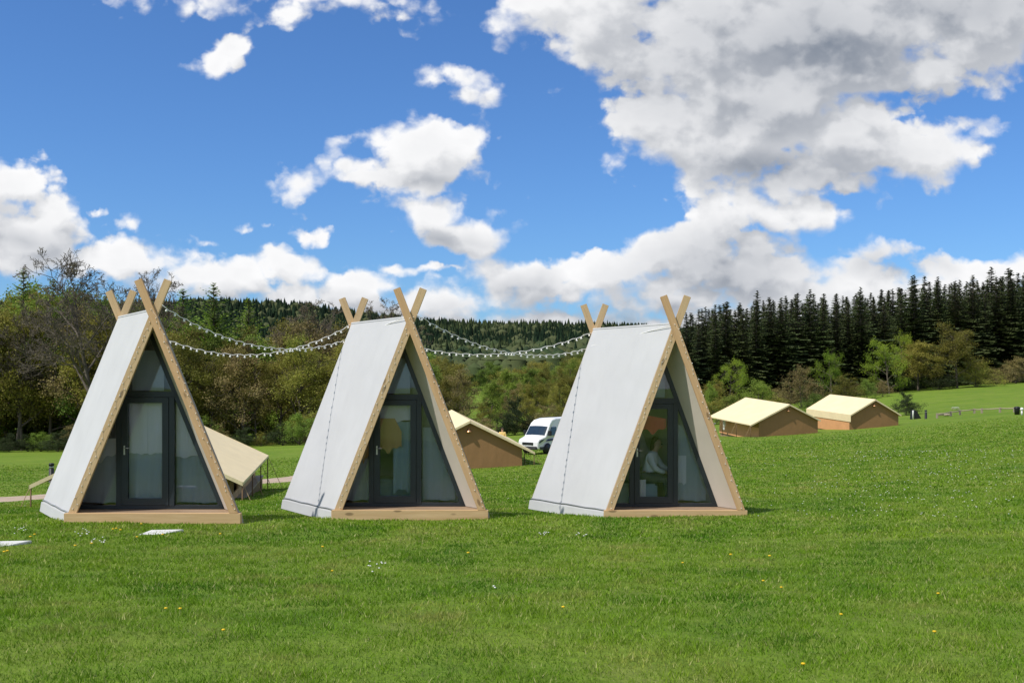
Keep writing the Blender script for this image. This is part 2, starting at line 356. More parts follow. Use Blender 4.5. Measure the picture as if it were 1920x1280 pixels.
# ------------------------------------------------------------------ terrain
PX = np.array([-1200., 0, 450, 900, 1400, 1700, 1920, 3200])
TD = [  # depth, then the row in the photo where the ground lies, per column
 (18,  [965, 966, 970, 971, 970, 960, 950, 940]),
 (30,  [956, 955, 948, 925, 905, 890, 880, 870]),
 (40,  [951, 950, 938, 908, 877, 860, 843, 833]),
 (45,  [947, 946, 928, 903, 868, 853, 832, 822]),
 (49,  [932, 931, 922, 898, 862, 847, 825, 815]),
 (58,  [912, 910, 909, 890, 851, 836, 813, 804]),
 (62,  [906, 903, 894, 885, 846, 831, 808, 798]),
 (80,  [893, 884, 874, 852, 835, 817, 792, 785]),
 (105, [890, 873, 860, 836, 823, 804, 775, 765]),
 (130, [870, 860, 847, 826, 806, 783, 758, 745]),
 (165, [852, 846, 834, 816, 782, 757, 737, 720]),
 (210, [840, 838, 828, 808, 762, 731, 718, 700]),
 (300, [815, 800, 790, 770, 740, 722, 712, 690]),
 (450, [740, 725, 715, 712, 705, 705, 700, 690]),
 (700, [660, 650, 645, 662, 665, 680, 690, 690]),
 (1050,[590, 582, 578, 624, 640, 650, 660, 670]),
 (1500,[650, 650, 650, 660, 670, 680, 690, 700]),
 (6000,[710, 710, 710, 710, 710, 710, 710, 710])]
lx = np.linspace(-1200, 3200, 111); ly = np.linspace(math.log(5), math.log(6000), 200)
tab = np.zeros((len(TD)+2, len(PX))); tdl = [math.log(5), math.log(8)]
tab[0] = 0.0; tab[1] = -0.03
for i, (d, row) in enumerate(TD):
    tdl.append(math.log(d)); tab[i+2] = CAMZ+(HOR-np.array(row))/F*d
tmp = np.array([np.interp(ly, tdl, tab[:, j]) for j in range(len(PX))])      # cols x ly
GT = np.array([np.interp(lx, PX, tmp[:, k]) for k in range(len(ly))])         # ly x lx
kern = np.exp(-.5*(np.arange(-4, 5)/1.6)**2); kern /= kern.sum()
def blur(A, ax):
    pad = [(4, 4) if a == ax else (0, 0) for a in range(2)]
    B = np.pad(A, pad, mode='edge'); out = np.zeros_like(A)
    for i, k in enumerate(kern): out += k*(B[i:i+A.shape[0], :] if ax == 0 else B[:, i:i+A.shape[1]])
    return out
kern = np.exp(-.5*(np.arange(-4, 5)/.9)**2); kern /= kern.sum(); GT = blur(GT, 0)
kern = np.exp(-.5*(np.arange(-4, 5)/2.)**2); kern /= kern.sum(); GT = blur(blur(GT, 1), 1)
def zfv(x, y):
    x = np.asarray(x, float); y = np.asarray(y, float)
    d = np.maximum(y, 5.0); px = np.clip(960+F*x/np.maximum(y, 14.0), -1199, 3199)
    v = np.clip((np.log(d)-ly[0])/(ly[1]-ly[0]), 0, len(ly)-1.001); u = (px-lx[0])/(lx[1]-lx[0])
    i = v.astype(int); j = u.astype(int); fv = v-i; fu = u-j
    z = (GT[i, j]*(1-fv)+GT[i+1, j]*fv)*(1-fu)+(GT[i, j+1]*(1-fv)+GT[i+1, j+1]*fv)*fu
    amp = np.clip((d-18)/60, 0, 1)*np.clip(d/200, .1, 6)
    z = z+amp*.25*(np.sin(x*.071+1.3*np.sin(y*.033))*np.cos(y*.052+.4)) + .012*np.sin(x*1.7+y*.6)*np.sin(y*1.3-x*.4)
    return z
def zf(x, y): return float(zfv(x, y))
def ground(px, d, dz=0.0):
    x = (px-960.0)/F*d; return Vector((x, d, zf(x, d)+dz))

def grass_nodes(name):
    m, nt, b, o = mat_base(name); P = N(nt, 'ShaderNodeNewGeometry').outputs['Position']
    big = noise(nt, vmath(nt, 'MULTIPLY', P, (1, .8, 1)), .16, 5, .6)
    mid = noise(nt, P, .9, 5, .62)
    fine = noise(nt, P, 9, 5, .7)
    c = mixc(nt, maprange(nt, big, .35, .65), (.106, .195, .017, 1), (.155, .240, .024, 1))
    c = mixc(nt, maprange(nt, mid, .52, .72, 0, .7), c, (.20, .20, .065, 1))
    c = mixc(nt, maprange(nt, mid, .46, .30, 0, .6), c, (.060, .130, .016, 1))
    stre = noise(nt, vmath(nt, 'MULTIPLY', P, (.10, 1.1, 0)), .5, 4, .6)
    far = maprange(nt, N(nt, 'ShaderNodeSeparateXYZ').outputs[1], 0, 1)
    c2 = mixc(nt, maprange(nt, stre, .42, .66, 0, .55), c, (.21, .275, .045, 1))
    c = mixc(nt, maprange(nt, fine, .3, .7, 0, 1), mixc(nt, 1.0, c2, (.78, .78, .78, 1), 'MULTIPLY'), mixc(nt, 1.0, c2, (1.2, 1.2, 1.15, 1), 'MULTIPLY'))
    nt.links.new(c, b.inputs['Base Color']); b.inputs['Roughness'].default_value = .9; b.inputs['Specular IOR Level'].default_value = .12
    h = math_(nt, 'ADD', noise(nt, P, 22, 4, .7), math_(nt, 'MULTIPLY', noise(nt, P, 2.5, 4, .6), 1.5))
    bump(nt, b, h, .8, .06)
    return m
M['ground'] = grass_nodes('lawn')
def sinh_axis(lo, hi, n, s):
    t = np.linspace(math.asinh(lo/s), math.asinh(hi/s), n); return np.sinh(t)*s
gx = sinh_axis(-4000, 4000, 300, 12.0); gy = np.concatenate([np.linspace(-400, -20, 12), np.linspace(-15, 40, 90), 40+sinh_axis(.7, 5900, 250, 40)])
XX, YY = np.meshgrid(gx, gy)
# stretch x with depth so that the sheet stays fine where it is seen
ZZ = zfv(XX, YY)
V = np.stack([XX.ravel(), YY.ravel(), ZZ.ravel()], 1); nx = len(gx); ny = len(gy)
I = np.arange(nx*ny).reshape(ny, nx)
Fq = np.stack([I[:-1, :-1].ravel(), I[:-1, 1:].ravel(), I[1:, 1:].ravel(), I[1:, :-1].ravel()], 1)
gr = link('ground', np_mesh('ground', V, Fq, True), None, M['ground']); tag(gr, kind='structure')

# footpath, a sheet just above the ground
def path_mat():
    m, nt, b, o = mat_base('pink_gravel'); P = N(nt, 'ShaderNodeNewGeometry').outputs['Position']
    f = noise(nt, P, 1.2, 6, .65); g = noise(nt, P, 14, 4, .7)
    c = mixc(nt, maprange(nt, f, .35, .65), (.38, .29, .21, 1), (.50, .40, .30, 1)); c = mixc(nt, maprange(nt, g, .4, .7, 0, .5), c, (.30, .22, .17, 1))
    nt.links.new(c, b.inputs['Base Color']); b.inputs['Roughness'].default_value = .95; bump(nt, b, g, .5, .02); return m
M['path'] = path_mat()
rng = np.random.default_rng(5)
def strip(name, ctr, w, mat, lift=.05, n=160):
    ctr = [ground(px, d) for px, d in ctr]; pts = []
    for i in range(n):
        t = i/(n-1)*(len(ctr)-1); k = min(int(t), len(ctr)-2); pts.append(ctr[k].lerp(ctr[k+1], t-k))
    V = []; rows = 7
    for i, p in enumerate(pts):
        t = (pts[min(i+1, n-1)]-pts[max(i-1, 0)]); t.z = 0; t.normalize(); s = Vector((-t.y, t.x, 0))
        ww = w*(1+.10*math.sin(i*.37)+.07*math.sin(i*1.13))
        for k in range(rows):
            q = p+s*ww*(k/(rows-1)-.5); V.append((q.x, q.y, zf(q.x, q.y)+lift-(.05 if k in (0, rows-1) else 0)))
    I = np.arange(n*rows).reshape(n, rows)
    Fq = np.stack([I[:-1, :-1].ravel(), I[:-1, 1:].ravel(), I[1:, 1:].ravel(), I[1:, :-1].ravel()], 1)
    return link(name, np_mesh(name, np.array(V), Fq, True), None, mat)
PATH_D = lambda px: np.interp(px, [-420, -200, 0, 150, 330, 480, 560, 700, 860], [44, 45.5, 47, 49.5, 54, 58.5, 61, 68, 80])
pth = strip('path', [(-420, 44), (-200, 45.5), (0, 47), (150, 49.5), (330, 54), (480, 58.5), (560, 61), (700, 68), (860, 80)], 2.7, M['path']); tag(pth, kind='structure')

# lawn blades: one uncountable mass, densest near the viewer
def blades():
    rng = np.random.default_rng(11); Vs = []; Ts = []
    for (d0, d1, dn, h, w) in ((4.4, 8.5, 4200, .032, .0036), (8.5, 14, 2300, .034, .0055), (14, 24, 850, .037, .0095), (24, 40, 260, .042, .017), (40, 66, 85, .046, .030), (66, 105, 22, .055, .055)):
        hw0, hw1 = d0*.66+3.0, d1*.66+3.0; area = (hw0+hw1)*(d1-d0); n = int(area*dn)
        y = rng.uniform(d0, d1, n); x = rng.uniform(-1, 1, n)*(y*.66+3.0)
        cl = np.sin(x*5.1+1.7*np.sin(y*3.3))*np.sin(y*6.3+1.1*np.sin(x*4.7))
        keep = rng.random(n) < .72+.28*cl; keep &= (rng.random(n) < 1.25-.9*np.clip((y-80)/25, 0, 1)); px_ = 960+F*x/y; keep &= ~((np.abs(y-PATH_D(px_)) < 1.9) & (px_ < 860)); x = x[keep]; y = y[keep]; cl = cl[keep]; n = len(x)
        z = zfv(x, y); a = rng.uniform(0, 2*np.pi, n); L = h*rng.uniform(.5, 1.35, n)*(1+.30*cl); lean = L*rng.uniform(.15, 1.15, n); b = rng.uniform(0, 2*np.pi, n)
        W = w*rng.uniform(.6, 1.3, n)
        base = np.stack([x, y, z-.004], 1); dx = np.stack([np.cos(a)*W, np.sin(a)*W, np.zeros(n)], 1)
        tip = base+np.stack([np.cos(b)*lean, np.sin(b)*lean, L], 1)
        Vs.append(np.stack([base-dx, base+dx, tip], 1).reshape(-1, 3)); t = rng.random(n); Ts.append(np.repeat(t, 3))
    V = np.concatenate(Vs); T = np.concatenate(Ts); n = len(V)//3
    # leave the pods' footprints free
    return np_mesh('grass', V, np.arange(n*3).reshape(n, 3), False, T)
def blade_mat():
    m, nt, b, o = mat_base('grass_blades'); P = N(nt, 'ShaderNodeNewGeometry').outputs['Position']
    at_ = N(nt, 'ShaderNodeAttribute'); at_.attribute_name = 'tint'; T = at_.outputs['Fac']
    big = noise(nt, P, .22, 4, .6); mid = noise(nt, P, .85, 5, .62)
    c = mixc(nt, maprange(nt, big, .35, .65), (0.122, 0.258, 0.011, 1), (0.215, 0.345, 0.020, 1))
    c = mixc(nt, maprange(nt, mid, .53, .68, 0, .8), c, (0.36, 0.36, 0.10, 1))
    c = mixc(nt, maprange(nt, mid, .49, .32, 0, .85), c, (0.060, 0.175, 0.010, 1))
    c = mixc(nt, maprange(nt, T, .82, 1, 0, .8), c, (0.44, 0.42, 0.20, 1))
    c = mixc(nt, maprange(nt, T, 0, .8), mixc(nt, 1.0, c, (.55, .62, .5, 1), 'MULTIPLY'), mixc(nt, 1.0, c, (1.25, 1.2, 1.2, 1), 'MULTIPLY'))
    nt.links.new(c, b.inputs['Base Color']); b.inputs['Roughness'].default_value = .6; b.inputs['Specular IOR Level'].default_value = .12
    tr = N(nt, 'ShaderNodeBsdfTranslucent'); nt.links.new(c, tr.inputs[0]); mx = N(nt, 'ShaderNodeMixShader'); mx.inputs[0].default_value = .35
    nt.links.new(b.outputs[0], mx.inputs[1]); nt.links.new(tr.outputs[0], mx.inputs[2]); nt.links.new(mx.outputs[0], o.inputs[0])
    return m
M['blades'] = blade_mat()
gb = link('grass', blades(), None, M['blades']); tag(gb, 'short green lawn grass across the foreground', 'grass', kind='stuff')
ORD = ['first', 'second', 'third', 'fourth', 'fifth', 'sixth', 'seventh', 'eighth', 'ninth', 'tenth', 'eleventh', 'twelfth', 'thirteenth', 'fourteenth', 'fifteenth', 'sixteenth', 'seventeenth', 'eighteenth', 'nineteenth']
ORD += ['twentieth']+['twenty-'+o for o in ORD[:9]]+['thirtieth']+['thirty-'+o for o in ORD[:9]]+['fortieth']+['forty-'+o for o in ORD[:9]]+['fiftieth']+['fifty-'+o for o in ORD[:9]]
def dfind(px, py, lo=5.0, hi=260.0):
    """distance at which the ground shows at this row"""
    ds = np.linspace(lo, hi, 2600); x = (px-960)/F*ds; rows = HOR-(zfv(x, ds)-CAMZ)*F/ds
    k = np.argmin(np.abs(rows-py)); return float(ds[k])

# ------------------------------------------------------------------ A-frame cabins
PH = 3.46; LEN = 1.9; SH = -1.24/1.9; ZT = 3.37; REC = .47; ZB = .15
def make_pod(label, D, cxp, byp, hw, inside):
    o = at(cxp, byp, D); root = thing('a_frame_cabin', o, 0, label, 'cabin', 'A-frame cabins in a row on the lawn')
    k = hw/PH
    h = lambda z: hw-k*z
    S = lambda x, y, z: Vector((x+SH*y, y, z))
    # skins
    rng = np.random.default_rng(int(D*100))
    for s in (-1, 1):
        nu, nv = 26, 20; V = []
        ph = rng.uniform(0, 6, 4)
        for j in range(nv+1):
            for i in range(nu+1):
                y = .0+LEN*i/nu; z = .02+(ZT-.02)*j/nv
                a = math.sin(math.pi*i/nu)*math.sin(math.pi*j/nv)
                dd = -.018*a + .004*a*math.sin(5*y+ph[0]+2*z)+.003*a*math.sin(9*z+ph[1]-3*y)
                V.append(S(s*(h(z)+dd), y, z))
        nn = len(V)
        for j in range(nv+1):
            for i in range(nu+1):
                y = .0+LEN*i/nu; z = .02+(ZT-.02)*j/nv; V.append(S(s*(h(z)-.034), y, z))
        I = np.arange(nn).reshape(nv+1, nu+1); A = np.stack([I[:-1, :-1], I[:-1, 1:], I[1:, 1:], I[1:, :-1]], -1).reshape(-1, 4)
        B = A[:, ::-1]+nn
        rim = []
        ring = list(I[0, :])+list(I[1:, -1])+list(I[-1, -2::-1])+list(I[-2:0:-1, 0])
        for q in range(len(ring)):
            a, b = ring[q], ring[(q+1) % len(ring)]; rim.append((b, a, a+nn, b+nn))
        Fa = np.concatenate([A, B, np.array(rim)])
        if s > 0: Fa = Fa[:, ::-1]
        me = np_mesh('roof_canvas', np.array([tuple(v) for v in V]), Fa, False)
        me.polygons.foreach_set('use_smooth', np.array([i < len(A) for i in range(len(Fa))]))
        me.set_sharp_from_angle(angle=.7); link('roof_canvas', me, root, M['canvas_white'])
        b = MB()
        b.prism([S(s*(h(z)-e), .0+.004, z) for z, e in ((ZB+.004, .038), (ZT-.12, .038), (ZT-.12, .055), (ZB+.004, .055))],
                [S(s*(h(z)-e), LEN-.04, z) for z, e in ((ZB+.004, .038), (ZT-.12, .038), (ZT-.12, .055), (ZB+.004, .055))])
        b.build('lining', M['lining'], root)
        b = MB()   # skirt along the foot of the canvas
        b.prism([S(s*x, -.01, z) for x, z in ((h(0)-.03, -.06), (h(0)+.008, -.06), (h(.1)+.018, .115), (h(.1)+.004, .115))],
                [S(s*x, LEN+.02, z) for x, z in ((h(0)-.03, -.06), (h(0)+.008, -.06), (h(.1)+.018, .115), (h(.1)+.004, .115))])
        b.build('skirt', M['canvas_white'], root, bevel=.006)
        b = MB(); b.tube([S(s*(h(.15)+.012), t*LEN/8, .145+.006*math.sin(t*2.1)) for t in range(9)], .013, 6); b.build('edge_rail', M['rope_grey'], root)
    b = MB(); b.prism([S(-h(ZT)-.01, 0, ZT), S(h(ZT)+.01, 0, ZT), S(h(ZT)+.0, 0, ZT+.025), S(-h(ZT), 0, ZT+.025)],
                      [S(-h(ZT)-.01, LEN, ZT), S(h(ZT)+.01, LEN, ZT), S(h(ZT)+.0, LEN, ZT+.025), S(-h(ZT), LEN, ZT+.025)])
    b.build('ridge_cap', M['canvas_white'], root)
    # rafters: narrow boards crossing above the ridge
    ang = math.atan(k); W = .125; wh = W/math.cos(ang)
    for y0, yr in ((-.055, -.105), (LEN+.005, LEN+.055)):
        for s in (-1, 1):
            ya = y0 if s < 0 else yr
            ybase = -.055 if y0 < 0 else LEN+.005
            top = 3.87; zb = ZB
            P = [(s*(h(zb)-.004), zb), (s*(h(top)-.004), top), (s*(h(top)-.004)-s*W*math.cos(ang), top-W*math.sin(ang)), (s*(h(zb)-.004-wh), zb)]
            piv = Vector((P[0][0], 0, P[0][1])); R = Matrix.Rotation(-s*ang, 3, 'Y'); Ri = R.inverted()
            yy0, yy1 = ya, ya+.048
            def loc(p, y):
                w = S(0, y, 0); return Ri @ (Vector((p[0]+w.x, y, p[1]))-piv)
            # boards are parallel to the front: shift by the middle of the board only
            ym = ybase if y0 > 0 else 0.0
            def loc(p, y, ym=ym): return Ri @ (Vector((p[0]+SH*ym, y, p[1]))-piv)
            mb = MB(); mb.prism([loc(p, yy0) for p in P], [loc(p, yy1) for p in P])
            r = mb.build('rafter', M['wood_warm'] if s > 0 and y0 < 0 else M['wood'], root, bevel=.004)
            r.location = piv; r.rotation_euler = R.to_euler()
    b = MB(); b.box((-h(0)+.02, -.108, -.02), (h(0)-.02, -.003, ZB)); b.build('base_board', M['wood_h'], root, bevel=.006)
    b = MB()
    nb = 12
    for i in range(nb):
        y0 = .0+i*LEN/nb; y1 = y0+LEN/nb-.006
        b.prism([S(-h(ZB)+.04, y0, ZB-.03), S(h(ZB)-.04, y0, ZB-.03), S(h(ZB)-.04, y1, ZB-.03), S(-h(ZB)+.04, y1, ZB-.03)],
                [S(-h(ZB)+.04, y0, ZB-.004), S(h(ZB)-.04, y0, ZB-.004), S(h(ZB)-.04, y1, ZB-.004), S(-h(ZB)+.04, y1, ZB-.004)])
    b.build('deck', M['deck'], root)
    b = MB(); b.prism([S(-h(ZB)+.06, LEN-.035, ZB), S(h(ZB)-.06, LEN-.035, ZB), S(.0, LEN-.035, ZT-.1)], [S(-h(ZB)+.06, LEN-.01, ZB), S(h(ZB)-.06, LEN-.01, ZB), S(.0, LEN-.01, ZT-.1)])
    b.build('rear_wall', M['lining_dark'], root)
    # glazed front
    Wp = lambda x, y, z: Vector((x+SH*REC, y, z))
    def plate(mb, pts, y0, y1): mb.prism([Wp(x, y0, z) for x, z in pts], [Wp(x, y1, z) for x, z in pts])
    g = lambda z: h(z)-.058
    fr = MB(); fw = .080; bz = ZB+.06
    for s in (-1, 1):
        zi = (hw-.058-fw)/k
        pts = [(s*g(ZB), ZB), (s*.0, (hw-.058)/k-.0), (s*.0, zi), (s*(g(ZB)-fw), ZB)]
        plate(fr, pts if s > 0 else pts[::-1], REC, REC+.07)
    plate(fr, [(-g(ZB)+.02, ZB), (g(ZB)-.02, ZB), (g(bz)-.02, bz), (-g(bz)+.02, bz)], REC-.004, REC+.066)
    tz0, tz1 = 1.98, 2.075; plate(fr, [(-g(tz0)+.03, tz0), (g(tz0)-.03, tz0), (g(tz1)-.03, tz1), (-g(tz1)+.03, tz1)], REC-.008, REC+.064)
    dw = .375*hw/1.36
    for s in (-1, 1):
        a, c = sorted((s*dw, s*(dw+.085))); plate(fr, [(a, bz-.01), (c, bz-.01), (c, tz0+.01), (a, tz0+.01)], REC-.012, REC+.06)
    fr.build('window_frame', M['frame'], root, bevel=.004)
    # side and top lights
    for s in (-1, 1):
        x0 = dw+.085; gi = lambda z: g(z)-fw
        zt = (hw-.058-fw-x0)/k; pts = [(s*x0, bz), (s*gi(bz), bz), (s*x0, zt)]
        gb = MB(); plate(gb, pts if s > 0 else pts[::-1], REC+.03, REC+.036); gb.build('side_window', M['glass'], root)
    gb = MB(); plate(gb, [(-(g(tz1)-fw), tz1), (g(tz1)-fw, tz1), (0, (hw-.058-fw)/k)], REC+.03, REC+.036); gb.build('top_window', M['glass'], root)
    door = MB(); st = .10*hw/1.36; z0, z1 = bz+.006, tz0-.006; xi = dw-.006
    for a, c, e, f_ in ((-xi, -xi+st, z0, z1), (xi-st, xi, z0, z1), (-xi+st, xi-st, z0, z0+.11), (-xi+st, xi-st, z1-.09, z1)):
        plate(door, [(a, e), (c, e), (c, f_), (a, f_)], REC-.022, REC+.045)
    dr = door.build('door', M['frame'], root)
    gb = MB(); plate(gb, [(-xi+st, z0+.11), (xi-st, z0+.11), (xi-st, z1-.09), (-xi+st, z1-.09)], REC+.01, REC+.018); gb.build('pane', M['glass'], dr)
    hb = MB(); hx = -xi+st*.5
    hb.box(Wp(hx-.012, REC-.03, 1.04), Wp(hx+.012, REC-.023, 1.19)); hb.tube([Wp(hx, REC-.03, 1.15), Wp(hx, REC-.06, 1.15), Wp(hx+.085, REC-.06, 1.15)], .007, 6)
    hb.build('handle', M['handle'], dr)
    # cloth behind the glass, added to stand in for its reflections
    def drape(name, mat, x0, x1, zt, zb, y, amp=.02, n=40, foldf=55, wave=.03, pr=None, seed=0):
        V = []; rows = 10
        for j in range(rows+1):
            for i in range(n+1):
                t = i/n; x = x0+(x1-x0)*t
                bot = zb+wave*math.sin(t*7+seed)+wave*.5*math.sin(t*17+seed*2)
                top = min(zt, (hw-.10-abs(x))/k) if pr is None else pr(x, zt)
                bot = min(bot, top-.01)
                z = bot+(top-bot)*j/rows
                V.append(Wp(x, REC+y+amp*math.sin(x*foldf+seed+.4*math.sin(z*4)), z))
        I = np.arange((rows+1)*(n+1)).reshape(rows+1, n+1); A = np.stack([I[:-1, :-1], I[:-1, 1:], I[1:, 1:], I[1:, :-1]], -1).reshape(-1, 4)
        return link(name, np_mesh(name, np.array([tuple(v) for v in V]), A, True), root, mat)
    inside(root, drape, Wp, hw, k)
    return root, o

def inside1(root, drape, Wp, hw, k):  # pale cloth above, grey below: added in place of reflected sky and ground
    drape('stand_in_sheet', M['stand_in_cloth'], -(hw-.42), -.47, 1.30, .98, .12, .008, 30, 22, .06, seed=2)
    drape('stand_in_cloth', M['stand_in_cloth'], -.30, .005, 1.92, 1.05, .10, .008, 40, 30, .012, seed=0)
    drape('stand_in_cloth', M['stand_in_cloth'], .01, .31, 1.92, 1.05, .10, .008, 40, 30, .012, seed=4)
    drape('stand_in_sheet', M['stand_in_cloth'], .47, hw-.45, 1.9, 1.0, .12, .008, 30, 22, .02, seed=3)
    drape('stand_in_cloth', M['dull_stand_in'], -.31, .31, 1.10, .24, .13, .012, 50, 34, .01, seed=4)
    drape('stand_in_cloth', M['dull_stand_in'], -(hw-.30), -.46, 1.05, .24, .16, .012, 50, 30, .01, seed=1)
    drape('stand_in_cloth', M['dull_stand_in'], .46, hw-.30, 1.08, .24, .16, .012, 50, 30, .01, seed=6)
    drape('stand_in_sheet', M['dull_stand_in'], -.26, .26, 2.75, 2.09, .14, .006, 30, 18, .0, seed=2)
    b = MB(); b.box(Wp(-.6, REC+.55, ZB+.0), Wp(.75, REC+1.3, ZB+.42)); b.build('bed', M['teal_cloth'], root, bevel=.05)
def inside2(root, drape, Wp, hw, k):  # pale and tan cloths added in place of a reflected sky and tent
    drape('stand_in_sheet', M['stand_in_cloth'], -.29, .29, 1.92, 1.62, .14, .006, 30, 18, .02, seed=1)
    drape('stand_in_cloth', M['tan_cloth'], -.29, .10, 1.66, 1.12, .10, .012, 40, 25, .05, pr=lambda x, z: 1.66-max(0, (x+.02))*1.9, seed=2)
    drape('stand_in_cloth', M['teal_cloth'], -.05, .29, 1.60, .40, .16, .02, 40, 30, .03, seed=5)
    drape('stand_in_cloth', M['dull_stand_in'], -(hw-.30), -.46, .95, .24, .16, .012, 50, 30, .01, seed=1)
    drape('stand_in_cloth', M['dull_stand_in'], .46, hw-.30, 1.5, .24, .16, .012, 50, 30, .01, seed=6)
    drape('stand_in_sheet', M['dull_stand_in'], -.24, .24, 2.7, 2.09, .14, .006, 30, 18, .0, seed=2)
    drape('stand_in_cloth', M['tan_cloth'], -.62, -.47, 1.50, .95, .10, .012, 20, 25, .05, seed=2)
    b = MB(); b.box(Wp(-.6, REC+.5, ZB+.0), Wp(.75, REC+1.3, ZB+.42)); b.build('bed', M['teal_cloth'], root, bevel=.05)
    b = MB(); b.box(Wp(.50, REC+.42, ZB+.44), Wp(.74, REC+.58, ZB+.72)); b.build('cushion', M['orange_cloth'], root, bevel=.05)
def inside3(root, drape, Wp, hw, k):  # red and orange cloths added in place of reflections in the glass
    drape('stand_in_cloth', M['red_cloth'], -.27, .24, 1.78, 1.50, .12, .02, 40, 14, .05, pr=lambda x, z: 1.80-.18*(x+.27), seed=1)
    drape('stand_in_sheet', M['stand_in_cloth'], -.17, .62, 1.75, .75, 1.15, .006, 30, 18, .02, seed=1)
    drape('stand_in_cloth', M['dull_stand_in'], .46, hw-.30, 1.6, .24, .16, .012, 50, 30, .01, seed=6)
    drape('stand_in_sheet', M['dull_stand_in'], -.22, .22, 2.6, 2.09, .14, .006, 30, 18, .0, seed=2)
    drape('stand_in_cloth', M['orange_cloth'], -.60, -.46, 1.2, .80, .14, .012, 20, 25, .03, seed=3)
    drape('stand_in_cloth', M['stand_in_cloth'], -.27, -.12, .62, .27, .14, .02, 20, 40, .02, seed=6)
    drape('stand_in_cloth', M['stand_in_cloth'], .46, .60, 1.05, .55, .14, .01, 20, 30, .02, seed=6)

PODS = [
 ('white A-frame cabin nearest the bare tree, pale stand-in for reflected sky in its door', 17.0, 289.5, 978, 1.42, inside1),
 ('middle white A-frame cabin, tan stand-in for reflections in its door, string lights at both sides', 17.9, 769.5, 971.5, 1.33, inside2),
 ('white A-frame cabin beside the van with a person in white inside', 18.5, 1265.5, 971.5, 1.257, inside3)]
pods = [make_pod(*p) for p in PODS]

# ------------------------------------------------------------------ string lights
bm_ = MB(); bm_.sphere((0, 0, -.030), .0195, 10, 7); bm_.lathe([(.0001, .002), (.006, .001), (.006, -.012), (.008, -.014)], n=8)
BULB = bm_.mesh('bulb'); BULB.materials.append(M['bulb'])
sm_ = MB(); sm_.sphere((0, 0, 0), .0085, 6, 4); SB = sm_.mesh('small_bulb'); SB.materials.append(M['bulb'])
def festoon(label, A, B, sag, n, seed, lay=()):
    rr = random.Random(seed); root = thing('string_light', A, 0, label, 'string lights', 'festoon string lights hung between the cabins')
    pts = []; m = 60
    for i in range(m+1):
        t = i/m; p = A.lerp(B, t)-A; p.z -= sag*4*t*(1-t)-.012*math.sin(i*1.9+seed); pts.append(p)
    ext = [at(*q)-A+Vector((-.012, 0, .02)) for q in lay]
    b = MB(); b.tube(pts+ext, .0062, 6); b.build('cable', M['cord'], root)
    for i in range(n):
        t = (i+.6)/n+rr.uniform(-.004, .004); k = t*m; q = int(k); p = pts[q].lerp(pts[min(q+1, m)], k-q)
        o = link('bulb', BULB, root); o.location = p+Vector((0, 0, -.008)); o.rotation_euler = (rr.uniform(-.3, .3), rr.uniform(-.3, .3), 0)
S_ = 2000.0
festoon('string light from the front of the left cabin to the front of the middle one', at(304, 573, 16.88), at(648, 637, 19.90), 42/S_*18.3, 26, 1, [(660, 631, 19.75), (712, 616, 18.80), (762, 597, 17.86)])
festoon('string light sagging between the rear crossed beams of the left and middle cabins', at(233, 597, 18.86), at(657, 609, 19.86), 62/S_*19.3, 34, 2)
festoon('string light from the front of the middle cabin to the front of the right one', at(782, 590, 17.77), at(1097, 654, 20.50), 36/S_*19, 25, 3, [(1110, 650, 20.3), (1185, 632, 19.4), (1260, 612, 18.46)])
festoon('string light between the rear crossed beams of the middle and right cabins', at(657, 609, 19.86), at(1110, 623, 20.46), 48/S_*20.2, 34, 4)

def fairy(label, pod, seed):
    root_p, o = pod; hw = PODS[seed][4]; k = hw/PH; rr = random.Random(seed+40)
    root = thing('fairy_lights', o, 0, label, 'fairy lights', 'fairy lights wound on the cabin fronts')
    for s in (-1, 1):
        pts = []; n = 34; yf = -.1085 if s > 0 else -.0585
        pts_b = []
        for i in range(n):
            z = .2+i*(3.45-.2)/n; x = s*(hw-k*z-.03-.022*math.sin(i*2.3+seed)-(.03 if s < 0 else 0))
            pts.append(Vector((x, yf, z)))
        b = MB(); b.tube(pts, .0012, 4); b.build('wire', M['cord'], root)
        for p in pts:
            q = link('bulb', SB, root); q.location = p+Vector((s*rr.uniform(-.02, .02), -.004, rr.uniform(-.02, .02)))
fairy('tiny white fairy lights on the front beams of the left cabin', pods[0], 0)
fairy('tiny white fairy lights on the front beams of the middle cabin', pods[1], 1)
fairy('tiny white fairy lights on the front beams of the right cabin', pods[2], 2)

# ------------------------------------------------------------------ people
def skin_obj(name, pts, edges, rad, mat, parent, root=0, sub=2):
    me = bpy.data.meshes.new(name); me.from_pydata([tuple(p) for p in pts], edges, []); me.update()
    o = bpy.data.objects.new(name, me); COL.objects.link(o); o.parent = parent
    md = o.modifiers.new('Skin', 'SKIN'); md.use_smooth_shade = True
    for i, v in enumerate(me.skin_vertices[0].data):
        v.radius = rad[i] if isinstance(rad[i], tuple) else (rad[i], rad[i]); v.use_root = (i == root)
    s = o.modifiers.new('Sub', 'SUBSURF'); s.levels = sub; s.render_levels = sub
    # bake to a plain mesh
    dg = bpy.context.evaluated_depsgraph_get(); ev = o.evaluated_get(dg); m2 = bpy.data.meshes.new_from_object(ev)
    o.modifiers.clear(); o.data = m2; m2.materials.clear(); m2.materials.append(mat)
    m2.polygons.foreach_set('use_smooth', np.ones(len(m2.polygons), dtype=bool))
    return o
